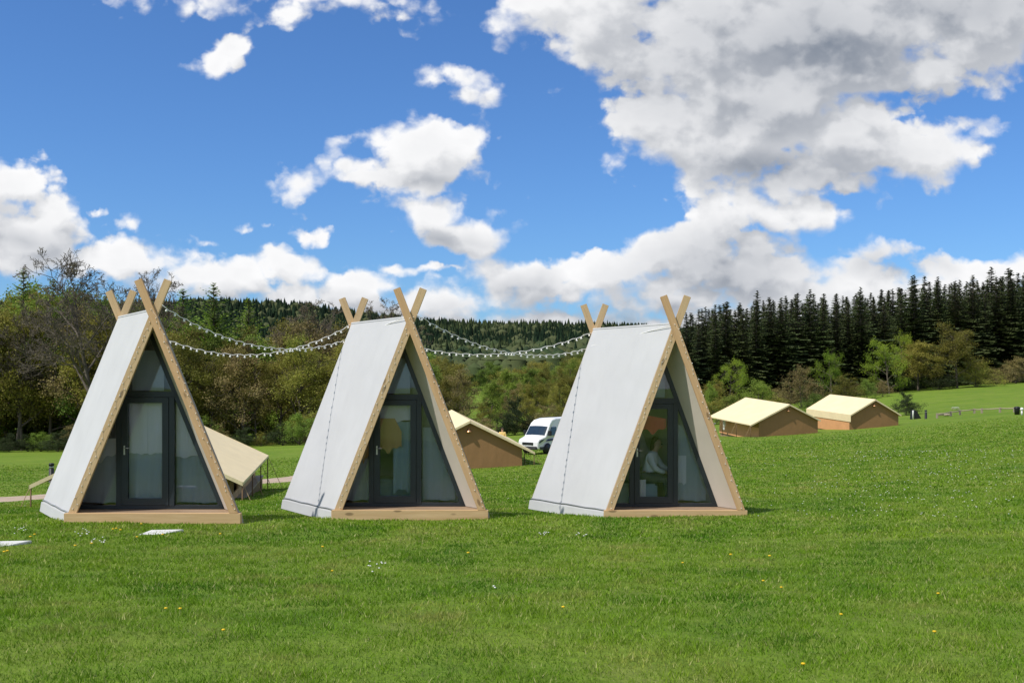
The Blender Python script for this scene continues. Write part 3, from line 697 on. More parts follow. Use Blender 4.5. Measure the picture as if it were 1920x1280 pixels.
def make_person(label, loc, rz, J, shirt, hair_long, group=None):
    """J: joint positions; the body is one skinned surface, clothes are shells over it"""
    root = thing('person', loc, rz, label, 'person', group)
    names = list(J); idx = {n: i for i, n in enumerate(names)}
    R = dict(pelvis=(.15, .11), waist=(.13, .095), chest=(.165, .115), neckb=(.07, .065), neck=(.052, .055), headb=(.070, .080), head=(.082, .098), crown=(.055, .062),
             shl=.062, shr=.062, ell=.042, elr=.042, wrl=.028, wrr=.028, pml=(.040, .018), pmr=(.040, .018), hipl=.092, hipr=.092, knl=.062, knr=.062, anl=.042, anr=.042, tol=(.045, .028), tor=(.045, .028))
    E = [('pelvis', 'waist'), ('waist', 'chest'), ('chest', 'neckb'), ('neckb', 'neck'), ('neck', 'headb'), ('headb', 'head'), ('head', 'crown')]
    for s in 'lr': E += [('chest', 'sh'+s), ('sh'+s, 'el'+s), ('el'+s, 'wr'+s), ('wr'+s, 'pm'+s), ('pelvis', 'hip'+s), ('hip'+s, 'kn'+s), ('kn'+s, 'an'+s), ('an'+s, 'to'+s)]
    P = [Vector(J[n]) for n in names]; ed = [(idx[a], idx[b]) for a, b in E]; rad = [R[n] for n in names]
    # fingers and thumb
    for s, sg in (('l', -1), ('r', 1)):
        w = Vector(J['wr'+s]); p = Vector(J['pm'+s]); d = (p-w).normalized(); side = d.cross(Vector((0, 0, 1))); side = side.normalized() if side.length > .1 else Vector((1, 0, 0)); up = side.cross(d)
        for q, (off, ln) in enumerate(((-.033, .066), (-.011, .078), (.011, .073), (.031, .056))):
            i0 = len(P); P += [p+side*off+d*.028, p+side*off+d*(.028+ln*.55)-up*.010, p+side*off+d*(.028+ln)-up*.030]; rad += [.0105, .0095, .008]
            ed += [(idx['pm'+s], i0), (i0, i0+1), (i0+1, i0+2)]
        i0 = len(P); P += [p-side*.045*sg+d*.0, p-side*.066*sg+d*.034-up*.01]; rad += [.012, .0095]; ed += [(idx['pm'+s], i0), (i0, i0+1)]
    body = skin_obj('body', P, ed, rad, M['skin'], root)
    def shell(name, chain, extra, mat, rootn):
        nm = [n for n in chain]; ii = {n: i for i, n in enumerate(nm)}
        pp = [Vector(J[n]) if n in J else Vector(extra[n]) for n in nm]
        ee = [(ii[a], ii[b]) for a, b in E if a in ii and b in ii]
        rr_ = []
        for n in nm:
            r = R[n]; r = r if isinstance(r, tuple) else (r, r); rr_.append((r[0]*1.14+.010, r[1]*1.14+.010))
        return skin_obj(name, pp, ee, rr_, mat, root, ii[rootn])
    shell('shirt', ['pelvis', 'waist', 'chest', 'neckb', 'shl', 'shr', 'ell', 'elr', 'wrl', 'wrr'], {}, shirt, 'pelvis')
    shell('trousers', ['pelvis', 'hipl', 'hipr', 'knl', 'knr', 'anl', 'anr'], {}, M['trousers'], 'pelvis')
    hd = Vector(J['head']); cr = Vector(J['crown']); f = Vector(J.get('face', (0, -1, 0))) if False else None
    up = (cr-Vector(J['headb'])).normalized(); fw = Vector(FACE).normalized(); sd = up.cross(fw).normalized()
    b = MB()
    for s in (-1, 1):
        b.sphere(hd+fw*.083+sd*.03*s+up*.0, .011, 8, 5)
    b.build('eyes', M['black'], root)
    b = MB(); b.sphere(hd+fw*.095-up*.03, .016, 8, 6); b.build('nose', M['skin'], root)
    b = MB(); b.tube([hd+fw*.082-up*.058+sd*t for t in (-.024, 0, .024)], .006, 6); b.build('mouth', M['red_cloth'], root)
    b = MB()
    for s in (-1, 1): b.sphere(hd+sd*.088*s-up*.012, .022, 8, 6, (.5, 1, 1.2))
    b.build('ears', M['skin'], root)
    hp = [hd+up*.055+fw*.02, hd+up*.045-fw*.045, hd-up*.03-fw*.06]; hr = [.088, .098, .085]
    if hair_long: hp += [hd-up*.15-fw*.075, hd-up*.27-fw*.06]; hr += [.075, .045]
    skin_obj('hair', hp, [(i, i+1) for i in range(len(hp)-1)], hr, M['hair'], root)
    return root
# seated woman inside the right-hand cabin, leaning over with one arm held out
p3 = pods[2][1]; FACE = (.1, -.95, -.3)
J = dict(pelvis=(0, 0, .52), waist=(.03, -.03, .66), chest=(.08, -.07, .84), neckb=(.12, -.10, .96), neck=(.14, -.12, 1.01), headb=(.16, -.14, 1.06), head=(.18, -.15, 1.13), crown=(.185, -.14, 1.20),
         shl=(-.08, -.10, .90), ell=(-.10, -.20, .68), wrl=(.06, -.34, .60), pml=(.12, -.36, .59), shr=(.25, -.06, .90), elr=(.29, -.18, .70), wrr=(.40, -.30, .62), pmr=(.46, -.32, .615),
         hipl=(-.08, -.04, .50), hipr=(.09, -.04, .50), knl=(-.10, -.42, .50), knr=(.12, -.42, .50), anl=(-.10, -.46, .10), anr=(.12, -.46, .10), tol=(-.10, -.58, .05), tor=(.12, -.58, .05))
pw = Vector((2.44, p3.y+.88, p3.z+.13))
make_person('person with long brown hair and white shirt sitting inside the right cabin', pw, math.radians(62), J, M['shirt_white'], True)
b = MB(); b.box((1.85, p3.y+.70, p3.z+ZB), (2.62, p3.y+1.25, p3.z+.54))
tag(b.build('bench', M['teal_cloth'], None, bevel=.04), 'low padded bench inside the right cabin beneath the seated person', 'bench')
FACE = (-.2, 1, 0)
J = dict(pelvis=(0, 0, .95), waist=(0, 0, 1.1), chest=(0, 0, 1.3), neckb=(0, 0, 1.45), neck=(0, 0, 1.5), headb=(0, -.01, 1.56), head=(0, -.01, 1.64), crown=(0, 0, 1.71),
         shl=(-.18, 0, 1.41), ell=(-.24, -.02, 1.13), wrl=(-.22, -.10, .90), pml=(-.21, -.13, .84), shr=(.18, 0, 1.41), elr=(.24, -.02, 1.13), wrr=(.22, -.10, .90), pmr=(.21, -.13, .84),
         hipl=(-.09, 0, .90), hipr=(.09, 0, .90), knl=(-.10, .01, .50), knr=(.10, .01, .50), anl=(-.10, .03, .09), anr=(.10, .03, .09), tol=(-.11, -.10, .04), tor=(.11, -.10, .04))
q = at(942, 803, 73.0); q.z -= 1.70
b = MB()
make_person('person in a yellow shirt standing behind the brown tent, head above its roof', q, 0, J, M['shirt_yellow'], False)

# ------------------------------------------------------------------ safari tents
def make_tent(label, d, rpx, rpy, H, L, rz, rise, wl, wr, fl, fr_, slope, wallmat, sidemat, side_style, lamp=True, valance=0.0, drop=.5):
    o = at(rpx, rpy, d); o.z -= H
    root = thing('safari_tent', o, math.radians(rz), label, 'tent', 'cream roofed safari tents on the field')
    S = lambda x, y, z: Vector((x, y, z+rise*y))
    zr = lambda x: H-.05-slope*abs(x)
    b = MB(); n = 14
    pa = [(-wl, -drop), (wr, -drop), (wr, zr(wr)), (0, H-.05), (-wl, zr(wl))]
    b.prism([S(x, 0, z) for x, z in pa], [S(x, .05, z) for x, z in pa]); b.build('gable_wall', wallmat, root)
    b = MB(); b.prism([S(x, L-.05, z) for x, z in pa], [S(x, L, z) for x, z in pa]); b.build('rear_wall', wallmat, root)
    for s, w in ((-1, wl), (1, wr)):
        zt = zr(w)
        if side_style == 'plain' or (side_style == 'left_band' and s > 0) or (side_style == 'open' and s < 0):
            b = MB(); b.prism([S(s*w, .052, -drop), S(s*w, L-.052, -drop), S(s*w, L-.052, zt), S(s*w, .052, zt)], [S(s*(w-.05), .052, -drop), S(s*(w-.05), L-.052, -drop), S(s*(w-.05), L-.052, zt), S(s*(w-.05), .052, zt)])
            b.build('side_wall', sidemat, root)
        elif side_style == 'left_band':
            zm = zt*.50
            b = MB(); b.prism([S(s*(w+.06), .052, -drop), S(s*(w+.06), L-.052, -drop), S(s*w, L-.052, zm), S(s*w, .052, zm)], [S(s*(w-.05), .052, -drop), S(s*(w-.05), L-.052, -drop), S(s*(w-.05), L-.052, zm), S(s*(w-.05), .052, zm)])
            b.build('side_wall', M['canvas_orange'], root)
            b = MB(); b.prism([S(s*(w-.02), .052, zm), S(s*(w-.02), L-.052, zm), S(s*(w-.02), L-.052, zt), S(s*(w-.02), .052, zt)], [S(s*(w-.05), .052, zm), S(s*(w-.05), L-.052, zm), S(s*(w-.05), L-.052, zt), S(s*(w-.05), .052, zt)])
            b.build('mesh_window', M['canvas_tan'], root)
        else:   # open porch side: posts, low wall, openings into a dark inside
            b = MB(); b.prism([S(s*w, .052, -drop), S(s*w, L-.052, -drop), S(s*w, L-.052, .35), S(s*w, .052, .35)], [S(s*(w-.05), .052, -drop), S(s*(w-.05), L-.052, -drop), S(s*(w-.05), L-.052, .35), S(s*(w-.05), .052, .35)])
            b.build('low_wall', M['wood_warm'], root)
            b = MB(); b.prism([S(s*w, .052, zt-.28), S(s*w, L-.052, zt-.28), S(s*w, L-.052, zt), S(s*w, .052, zt)], [S(s*(w-.05), .052, zt-.28), S(s*(w-.05), L-.052, zt-.28), S(s*(w-.05), L-.052, zt), S(s*(w-.05), .052, zt)])
            b.build('side_valance', M['canvas_tan'], root)
            for i in range(7):
                y = .1+i*(L-.2)/6; b = MB(); b.box(S(s*w-.07, y-.05, -drop), S(s*w+.005, y+.05, zt-.02)); b.build('post', M['wood_warm'], root)
            for i in (0, 2, 3, 5):
                y = .2+i*(L-.2)/6; e = y+(L-.2)/6-.25
                b = MB(); b.prism([S(s*(w-.03), y, .35), S(s*(w-.03), e, .35), S(s*(w-.03), e, zt-.28), S(s*(w-.03), y, zt-.28)], [S(s*(w-.06), y, .35), S(s*(w-.06), e, .35), S(s*(w-.06), e, zt-.28), S(s*(w-.06), y, zt-.28)])
                b.build('canvas_panel', M['canvas_tan'], root)
            for z0_, z1_, e_, m_ in ((-.0, .06, .35, 'weathered'), (-drop, -.004, .30, 'pole')):
                b = MB(); b.prism([S(s*(w+.004), -.1, z0_), S(s*(w+e_), -.1, z0_), S(s*(w+e_), L+.3, z0_), S(s*(w+.004), L+.3, z0_)], [S(s*(w+.004), -.1, z1_), S(s*(w+e_), -.1, z1_), S(s*(w+e_), L+.3, z1_), S(s*(w+.004), L+.3, z1_)])
                b.build('deck', M[m_], root)
    # fly sheet in two slopes with a little sag
    for s, w in ((-1, fl), (1, fr_)):
        V = []; nu, nv = 22, 10
        for top in (0, 1):
            for j in range(nv+1):
                for i in range(nu+1):
                    y = -.28+(L+.56)*i/nu; x = w*j/nv
                    sag = -.05*math.sin(math.pi*j/nv)*(.5+.5*math.sin(math.pi*((i*3/nu) % 1)))
                    V.append(S(s*x, y, H-slope*x+sag-(0 if top else .035)))
        I = np.arange((nu+1)*(nv+1)).reshape(nv+1, nu+1); nn = I.size
        A = np.stack([I[:-1, :-1], I[:-1, 1:], I[1:, 1:], I[1:, :-1]], -1).reshape(-1, 4)
        ring = list(I[0, :])+list(I[1:, -1])+list(I[-1, -2::-1])+list(I[-2:0:-1, 0]); rim = [(ring[q], ring[(q+1) % len(ring)], ring[(q+1) % len(ring)]+nn, ring[q]+nn) for q in range(len(ring))]
        Fa = np.concatenate([A+nn, A[:, ::-1], np.array(rim)])
        if s > 0: Fa = Fa[:, ::-1]
        me = np_mesh('roof_fly', np.array([tuple(v) for v in V]), Fa, False); me.polygons.foreach_set('use_smooth', np.array([i < 2*len(A) for i in range(len(Fa))]))
        me.set_sharp_from_angle(angle=.7); f = link('roof_fly', me, root, M['canvas_cream'])
        b = MB()   # hem along the rake and the eave
        for y0 in (-.30, L+.27):
            b.prism([S(0, y0, H+.0), S(s*w, y0, H-slope*w), S(s*w, y0, H-slope*w-.14), S(0, y0, H-.15)][::s], [S(0, y0+.02, H+.0), S(s*w, y0+.02, H-slope*w), S(s*w, y0+.02, H-slope*w-.14), S(0, y0+.02, H-.15)][::s])
        vz = max(valance, .10) if s < 0 else .10
        b.prism([S(s*(w+.005), -.3, H-slope*w-vz), S(s*(w+.005), L+.3, H-slope*w-vz), S(s*(w+.005), L+.3, H-slope*w), S(s*(w+.005), -.3, H-slope*w)],
                [S(s*(w-.02), -.3, H-slope*w-vz), S(s*(w-.02), L+.3, H-slope*w-vz), S(s*(w-.02), L+.3, H-slope*w), S(s*(w-.02), -.3, H-slope*w)])
        b.build('hem', M['canvas_cream'], f)
        # guy ropes and poles under the eaves
        if w-(wl if s < 0 else wr) > .2:
            for i in range(4):
                y = -.2+i*(L+.4)/3; ze = H-slope*w
                b = MB(); b.tube([S(s*(w-.03), y, -drop), S(s*(w-.03), y, ze-.03)], .028, 6); b.build('eave_pole', M['pole'], root)
                b = MB(); b.tube([S(s*(w-.03), y, ze-.02), S(s*(w+.75), y, -drop+.1)], .012, 5); b.build('guy_rope', M['rope'], root)
    b = MB(); b.box(S(-wl+.06, .06, -drop), S(wr-.06, L-.06, .02)); b.build('floor', M['deck'], root)
    b = MB(); b.tube([S(0, -.3, H-.09), S(0, L+.3, H-.09)], .05, 8); b.build('ridge_pole', M['pole'], root)
    if lamp:
        b = MB(); b.lathe([(.001, .14), (.05, .13), (.06, .02), (.17, -.06), (.175, -.09), (.001, -.085)], S(-.05, -.12, H-.62), 16)
        b.tube([S(-.05, .02, H-.46), S(-.05, -.12, H-.44), S(-.05, -.12, H-.50)], .018, 6); b.build('wall_lamp', M['copper'], root)
    return root
make_tent('cream roofed tent with an open timber porch, half hidden behind the left cabin', 38.0, 261, 813, 2.75, 12.0, 8.8, .011, 3.0, 3.05, 3.63, 3.63, .48, M['canvas_tan'], M['canvas_tan'], 'open', False, drop=.9)
make_tent('cream roofed tent with plain brown gable behind the middle cabin', 65.0, 880.5, 787.5, 3.05, 9.0, 10.0, .046, 3.25, 3.25, 4.0, 4.0, .49, M['canvas_tan'], M['canvas_tan'], 'plain', True)
t6 = make_tent('cream roofed tent with orange side wall next to the right cabin', 104.0, 1478, 757, 3.1, 8.0, 17.0, .066, 3.2, 3.3, 4.25, 3.45, .46, M['canvas_tan'], M['canvas_tan'], 'left_band', True)
make_tent('cream roofed tent farthest right, beside the dark green shrub', 108.0, 1639, 748, 2.95, 8.0, 14.5, .05, 2.8, 2.8, 2.86, 2.95, .54, M['canvas_tan'], M['canvas_orange'], 'plain', True, valance=.72)
b = MB(); b.box((-.10, -.14, .0), (.14, .14, .62)); b.box((-.06, -.10, -.35), (.08, .08, -.06)); b.tube([(0, 0, -.1), (0, 0, .05)], .03)
tw = b.build('towel', M['white'], None, bevel=.03); tw.location = at(1357, 799, 108.6); tag(tw, 'white towel hung on the orange side of the tent by the right cabin', 'towel')

# ------------------------------------------------------------------ van
def make_van():
    o = ground(990, 78.0); o.z = at(990, 851.5, 78.0).z
    root = thing('panel_van', o, math.radians(-40), 'white high roofed van with dark windscreen parked behind the right cabin', 'van')
    prof = [(.02, .42), (.0, .62), (.02, .92), (.14, 1.08), (.80, 1.28), (1.30, 2.00), (1.46, 2.24), (1.75, 2.46), (2.3, 2.58), (5.8, 2.62), (5.95, 2.50), (6.0, .42)]
    def hw(y, z):
        w = 1.0-.13*max(0, (z-1.2)/1.4)**1.3
        if y < .8: w -= .08*(1-y/.8)**2
        if z > 2.4: w -= .12*(z-2.4)/.2
        return w
    b = MB(); n = len(prof); vs = [Vector((-hw(y, z), y, z)) for y, z in prof]+[Vector((hw(y, z), y, z)) for y, z in prof]
    # inner rows keep the nose and roof gently curved
    rows = [-1, -.7, -.3, .3, .7, 1]; vs = []
    for r in rows:
        for y, z in prof: vs.append(Vector((r*hw(y, z), y+(.10*(1-abs(r)) * -1 if y < 2.5 else 0)*(.6), z+(.05*(1-r*r) if z > 1 else 0))))
    fs = []
    for a in range(5):
        for i in range(n):
            j = (i+1) % n; fs.append((a*n+i, a*n+j, (a+1)*n+j, (a+1)*n+i))
    fs += [tuple(range(n))[::-1], tuple(5*n+i for i in range(n))]
    b.add(vs, fs); body = b.build('body', M['van_white'], root, bevel=.035)
    # windscreen
    def wp(r, y, z, off): 
        return Vector((r*hw(y, z), y-.06*(1-abs(r))-off, z+.05*(1-r*r)+off*.6))
    b = MB(); rws = [-.88, -.7, -.3, .3, .7, .88]; Q = []
    for off in (.0, .035):
        for y, z in ((.86, 1.36), (1.29, 1.985)):
            for r in rws: Q.append(wp(r, y, z, off))
    fs = [(12+i, 13+i, 19+i, 18+i) for i in range(5)]+[(0+i, 12+i, 13+i, 1+i) for i in range(5)]+[(6+i, 7+i, 19+i, 18+i) for i in range(5)]+[(0, 6, 18, 12), (5, 17, 23, 11)]
    b.add(Q, fs); b.build('windscreen', M['van_dark'], root)
    for s in (-1, 1):
        def sd(y, z, e): return Vector((s*(hw(y, z)+e), y, z))
        b = MB(); q = [(1.18, 1.38), (2.15, 1.34), (2.15, 1.98), (1.62, 1.98)]; q = q if s > 0 else q[::-1]
        b.prism([sd(y, z, -.03) for y, z in q], [sd(y, z, .012) for y, z in q]); b.build('side_window', M['van_dark'], root)
        b = MB(); q = [(.9, .95), (2.2, 1.02), (5.8, 1.02), (5.8, 1.14), (2.2, 1.14), (1.1, 1.10)]; q = q if s > 0 else q[::-1]
        b.prism([sd(y, z, -.02) for y, z in q], [sd(y, z, .008) for y, z in q]); b.build('stripe', M['van_blue'], root)
        b = MB(); q = [(.25, .34), (5.9, .34), (5.9, .52), (.2, .56)]; q = q if s > 0 else q[::-1]
        b.prism([sd(y, z, -.02) for y, z in q], [sd(y, z, .02) for y, z in q]); b.build('sill', M['van_grey'], root)
        b = MB(); q = [(.16, .82), (.50, .98), (.72, 1.14), (.34, 1.06), (.12, .94)]; q = q if s > 0 else q[::-1]
        b.prism([sd(y, z, -.05) for y, z in q], [sd(y, z, .012) for y, z in q]); b.build('headlight', M['van_glass'], root, bevel=.01)
        b = MB(); b.box((s*1.02-.0 if s > 0 else -1.30, 1.05, 1.35), (1.30 if s > 0 else -1.02, 1.17, 1.72)); b.box((.95 if s > 0 else -1.1, 1.09, 1.38), (1.1 if s > 0 else -.95, 1.13, 1.43))
        b.build('mirror', M['black'], root, bevel=.03)
        for yw in (1.05, 4.75):
            b = MB(); Rx = Matrix.Translation((s*.88, yw, .35)) @ Matrix.Rotation(math.pi/2, 4, 'Y')
            prof2 = [(.20, -.11), (.31, -.11), (.345, -.07), (.345, .07), (.31, .11), (.20, .11)]
            mb = MB(); mb.lathe(prof2, n=24); mb.v = [tuple(Rx @ Vector(v)) for v in mb.v]; w = mb.build('wheel', M['tyre'], root)
            mb = MB(); mb.lathe([(.0005, .07*s), (.06, .09*s), (.10, .05*s), (.19, .06*s), (.21, .10*s)], n=20); mb.v = [tuple(Rx @ Vector(v)) for v in mb.v]; mb.build('rim', M['rim'], w)
            mb = MB(); mb.lathe([(.0005, 0), (.43, 0), (.43, -.01), (.0005, -.01)], n=24); mb.v = [tuple(Matrix.Translation((s*(hw(yw, .4)+.012), yw, .40)) @ Matrix.Rotation(math.pi/2, 4, 'Y') @ Vector(v)) for v in mb.v]; mb.build('wheel_arch', M['black'], root)
    b = MB(); b.box((-.86, -.12, .36), (.86, .14, .60)); b.build('bumper', M['van_grey'], root, bevel=.05)
    b = MB(); b.box((-.50, -.085, .70), (.50, .05, .88)); b.build('grille', M['black'], root, bevel=.02)
    return root
make_van()

# ------------------------------------------------------------------ small things on the field
def bollard(label, px, py_top, py_bot, cat='bollard', r=.085, name='bollard', light=True, mat='black'):
    d = dfind(px, py_bot); o = ground(px, d, -.02); H = (py_bot-py_top)/F*d
    root = thing(name, o, 0, label, cat)
    b = MB(); b.lathe([(.001, 0), (r*1.25, .0), (r*1.25, .03), (r, .04), (r, H*.74), (.001, H*.74)], n=16); b.build('post', M[mat], root)
    b = MB(); b.lathe([(.001, H*.74), (r*.8, H*.741), (r*.8, H*.86), (.001, H*.86)], n=16); b.build('lamp', M['handle' if light else mat], root)
    b = MB(); b.lathe([(.001, H*.86), (r*1.05, H*.861), (r*1.05, H*.96), (r*.8, H), (.001, H)], n=16); b.build('cap', M[mat], root)
bollard('black bollard lamp behind the left cabin, near the path', 96.5, 867, 905, r=.14)
bollard('thin dark bollard with a pale top standing right of the far tent', 1736, 768, 785, r=.13)
def litter_bin():
    d = dfind(1907, 777); o = ground(1907, d, -.02); root = thing('litter_bin', o, 0, 'dark green litter bin at the end of the rail fence', 'bin')
    b = MB(); b.lathe([(.001, 0), (.24, 0), (.28, .62), (.28, .66), (.001, .66)], n=18); b.build('bin_body', M['black'], root)
    b = MB(); b.lathe([(.001, .66), (.31, .661), (.31, .72), (.20, .84), (.001, .86)], n=18); b.build('lid', M['black'], root)
    d = dfind(1916, 778); o = ground(1916, d, -.02); root = thing('marker_post', o, 0, 'short white post with a round top beside the litter bin', 'post')
    b = MB(); b.lathe([(.001, 0), (.09, 0), (.08, .5), (.001, .5)], n=12); b.build('post', M['stand_in_cloth'], root)
    b = MB(); b.sphere((0, 0, .62), .17, 12, 8); b.build('top', M['white'], root)
litter_bin()
def rail_fence():
    pts = [(1757, 784), (1783, 780), (1800, 777.5), (1827, 775), (1841, 774.5), (1875, 773), (1902, 773)]
    G_ = [ground(px, dfind(px, py), -.05) for px, py in pts]; o = G_[0]
    root = thing('rail_fence', o, 0, 'low weathered wooden rail fence crossing the far right field', 'fence')
    for g in G_:
        b = MB(); q = g-o; b.box(q+Vector((-.09, -.09, 0)), q+Vector((.09, .09, .62))); b.build('post', M['weathered'], root)
    for i in range(len(G_)-1):
        b = MB(); A = G_[i]-o+Vector((0, -.02, .50)); B = G_[i+1]-o+Vector((0, -.02, .50)); b.tube([A, A.lerp(B, .5)+Vector((0, 0, -.03)), B], .065, 6); b.build('rail', M['weathered'], root)
rail_fence()
def low_things():
    for i, (px, py, lab) in enumerate(((1764, 779, 'pale log lying in the grass left of the rail fence'), (1776, 779.5, 'pale log with a dark end beside the rail fence'))):
        d = dfind(px, py); o = ground(px, d, .12); b = MB(); b.tube([(-.32, .1, 0), (0, 0, .02), (.34, -.05, 0)], [.13, .15, .12], 8); g = b.build('log', M['weathered'], None); g.location = o
        tag(g, lab, 'log', 'pale logs by the rail fence')
    d = dfind(1791.5, 769); o = ground(1791.5, d); root = thing('picnic_table', o, .2, 'small low white table out on the far field', 'table'); root.scale = (.5, .5, .6)
    b = MB(); b.box((-.8, -.35, .62), (.8, .35, .68)); b.build('tabletop', M['white'], root, bevel=.01)
    for s in (-1, 1):
        b = MB(); b.box((-.8, s*.62-.12, .38), (.8, s*.62+.12, .42)); b.build('seat', M['white'], root)
        b = MB(); b.box((s*.6-.04, -.7, .30), (s*.6+.04, .7, .36)); b.tube([(s*.6, -.5, 0), (s*.6, -.15, .62)], .04, 6); b.tube([(s*.6, .5, 0), (s*.6, .15, .62)], .04, 6); b.build('leg', M['weathered'], root)
    d = dfind(1712, 786); o = ground(1712, d); b = MB(); b.lathe([(.001, 0), (.09, 0), (.085, .95), (.06, 1.0), (.001, 1.0)], n=12); g = b.build('marker_post', M['white'], None); g.location = o
    tag(g, 'white marker post beside the black box right of the far tent', 'post')
    d = dfind(1715, 785.5); o = ground(1715, d+.6); b = MB(); b.prism([Vector((-.45, -.3, -.1)), Vector((.75, -.3, -.1)), Vector((.05, -.3, 1.0)), Vector((-.35, -.3, .95))], [Vector((-.45, .3, -.1)), Vector((.75, .3, -.1)), Vector((.05, .3, 1.0)), Vector((-.35, .3, .95))])
    g = b.build('storage_box', M['black'], None, bevel=.02); g.location = o; tag(g, 'black sloping box at the foot of the dark shrub', 'box')
low_things()
for i, (px, py, w, dd, lab) in enumerate(((302, 999, .58, .38, 'white slab lying in the grass in front of the left cabin'), (6, 1021, .60, .38, 'white slab in the grass at the left edge of the photo'))):
    d = dfind(px, py); o = ground(px, d); b = MB()
    sh = .36
    b.prism([Vector((-w/2, -dd/2, -.03)), Vector((w/2-.25, -dd/2, -.03)), Vector((w/2, dd/2, -.03)), Vector((-w/2+.12, dd/2, -.03))], [Vector((-w/2, -dd/2, .018)), Vector((w/2-.25, -dd/2, .018)), Vector((w/2, dd/2, .018)), Vector((-w/2+.12, dd/2, .018))])
    g = b.build('paving_slab', M['slab'], None, bevel=.008); g.location = o; g.rotation_euler = (0.05, 0, .15); tag(g, lab, 'slab', 'white slabs set in the lawn')
# dandelions and daisies
M['yellow'] = simple('dandelion_petals', (.80, .52, .01), .6, .1, 20); M['stalk'] = simple('stalk', (.10, .18, .03), .6); M['daisy'] = simple('daisy_petals', (.8, .8, .78), .6, .05)
dm = MB(); dm.lathe([(.0005, .052), (.014, .055), (.021, .064), (.016, .070), (.0005, .073)], n=10); DH = dm.mesh('flower_head'); DH.materials.append(M['yellow'])
dm = MB(); dm.tube([(0, 0, -.01), (.002, 0, .054)], .0022, 5); DS = dm.mesh('stalk'); DS.materials.append(M['stalk'])
DAND = [(57, 1013), (65, 1009), (141, 1031), (212, 999), (218, 997), (226, 1000), (257, 1013), (305, 1009), (8, 1042), (14, 1041), (172, 1026), (353, 980), (265, 988), (413, 1008), (623, 1078), (878, 1044), (605, 1032), (419, 1189), (311, 1150), (1577, 1162), (1759, 1120), (1465, 1108), (1431, 1096), (1443, 1051), (1370, 1047), (1506, 1260), (1056, 1146), (1280, 1061), (338, 1149), (1752, 1197)]
DLAB = [''] * len(DAND)
for band, (lo_, hi_, words) in enumerate(((0, 1060, 'just in front of the cabins'), (1060, 1135, 'midway down the lawn'), (1135, 1300, 'in the nearest grass'))):
    ids = sorted((i for i, q in enumerate(DAND) if lo_ <= q[1] < hi_), key=lambda i: DAND[i][0])
    for k_, i in enumerate(ids): DLAB[i] = '%s yellow dandelion from the left %s' % (ORD[k_], words)
for i, (px, py) in enumerate(DAND):
    d = dfind(px, py); o = ground(px, d)
    root = thing('dandelion', o, i*1.3, DLAB[i], 'flower', 'dandelions dotted over the lawn')
    sc = .68 if d < 12 else .9; root.scale = (sc, sc, sc); link('flower_head', DH, root); link('stalk', DS, root)
def daisies():
    rr = random.Random(8); b = MB()
    cl = [(157, 1007, 12), (185, 1020, 10), (705, 1067, 9), (40, 998, 8), (1020, 1005, 8), (1095, 1008, 6), (925, 1106, 2)]
    for px, py, n in cl:
        d = dfind(px, py)
        for k in range(n):
            q = ground(px+rr.gauss(0, 9), d+rr.gauss(0, .22)); b.sphere(q+Vector((0, 0, .045)), .011, 6, 4, (1, 1, .5))
    for k in range(420):
        py = 845+rr.random()**1.6*130; px = rr.choice([rr.uniform(1400, 1950), rr.uniform(1500, 1950), rr.uniform(1600, 1950), rr.uniform(0, 1950)]); d = dfind(px, py)
        if d < 70: q = ground(px, d); b.sphere(q+Vector((0, 0, .05)), .006+.0003*d, 5, 3, (1, 1, .5))
    return b.mesh('daisies')
tag(link('daisies', daisies(), None, M['daisy']), 'scattered white daisies in the lawn', 'daisies', kind='stuff')
# ------------------------------------------------------------------ trees
def prisms(segs, sides=3):
    """tapered limbs, all in one array: segs = (n, 8) p0 p1 r0 r1"""
    S_ = np.array(segs, float); n = len(S_); p0, p1, r0, r1 = S_[:, :3], S_[:, 3:6], S_[:, 6], S_[:, 7]
    t = p1-p0; t /= np.maximum(np.linalg.norm(t, axis=1, keepdims=True), 1e-6)
    ref = np.where(np.abs(t[:, 2:3]) < .9, np.array([[0, 0, 1.]]), np.array([[1., 0, 0]]))
    u = np.cross(t, ref); u /= np.linalg.norm(u, axis=1, keepdims=True); w = np.cross(t, u); a = np.arange(sides)*2*np.pi/sides
    ring = u[:, None]*np.cos(a)[None, :, None]+w[:, None]*np.sin(a)[None, :, None]
    V = np.concatenate([p0[:, None]+ring*r0[:, None, None], p1[:, None]+ring*r1[:, None, None]], 1).reshape(-1, 3)
    k = np.arange(sides); k2 = (k+1) % sides; f = np.stack([k, k2, k2+sides, k+sides], 1)
    Fq = (np.arange(n)[:, None, None]*2*sides+f[None]).reshape(-1, 4); return V, Fq
def leaf_quads(C, size, rng, flat=.0):
    n = len(C); a = rng.normal(size=(n, 3)); a /= np.linalg.norm(a, axis=1, keepdims=True); b = rng.normal(size=(n, 3)); b[:, 2] *= (1-flat)
    b -= a*(a*b).sum(1, keepdims=True); b /= np.linalg.norm(b, axis=1, keepdims=True); s = size*rng.uniform(.5, 1.3, (n, 1))
    V = np.stack([C-a*s, C+b*s*.55, C+a*s, C-b*s*.55], 1).reshape(-1, 3); return V, np.arange(n*4).reshape(n, 4)
def join(parts):
    Vs = []; Fs = []; o = 0
    for V, Fq in parts: Vs.append(V); Fs.append(Fq+o); o += len(V)
    return np.concatenate(Vs), np.concatenate(Fs)

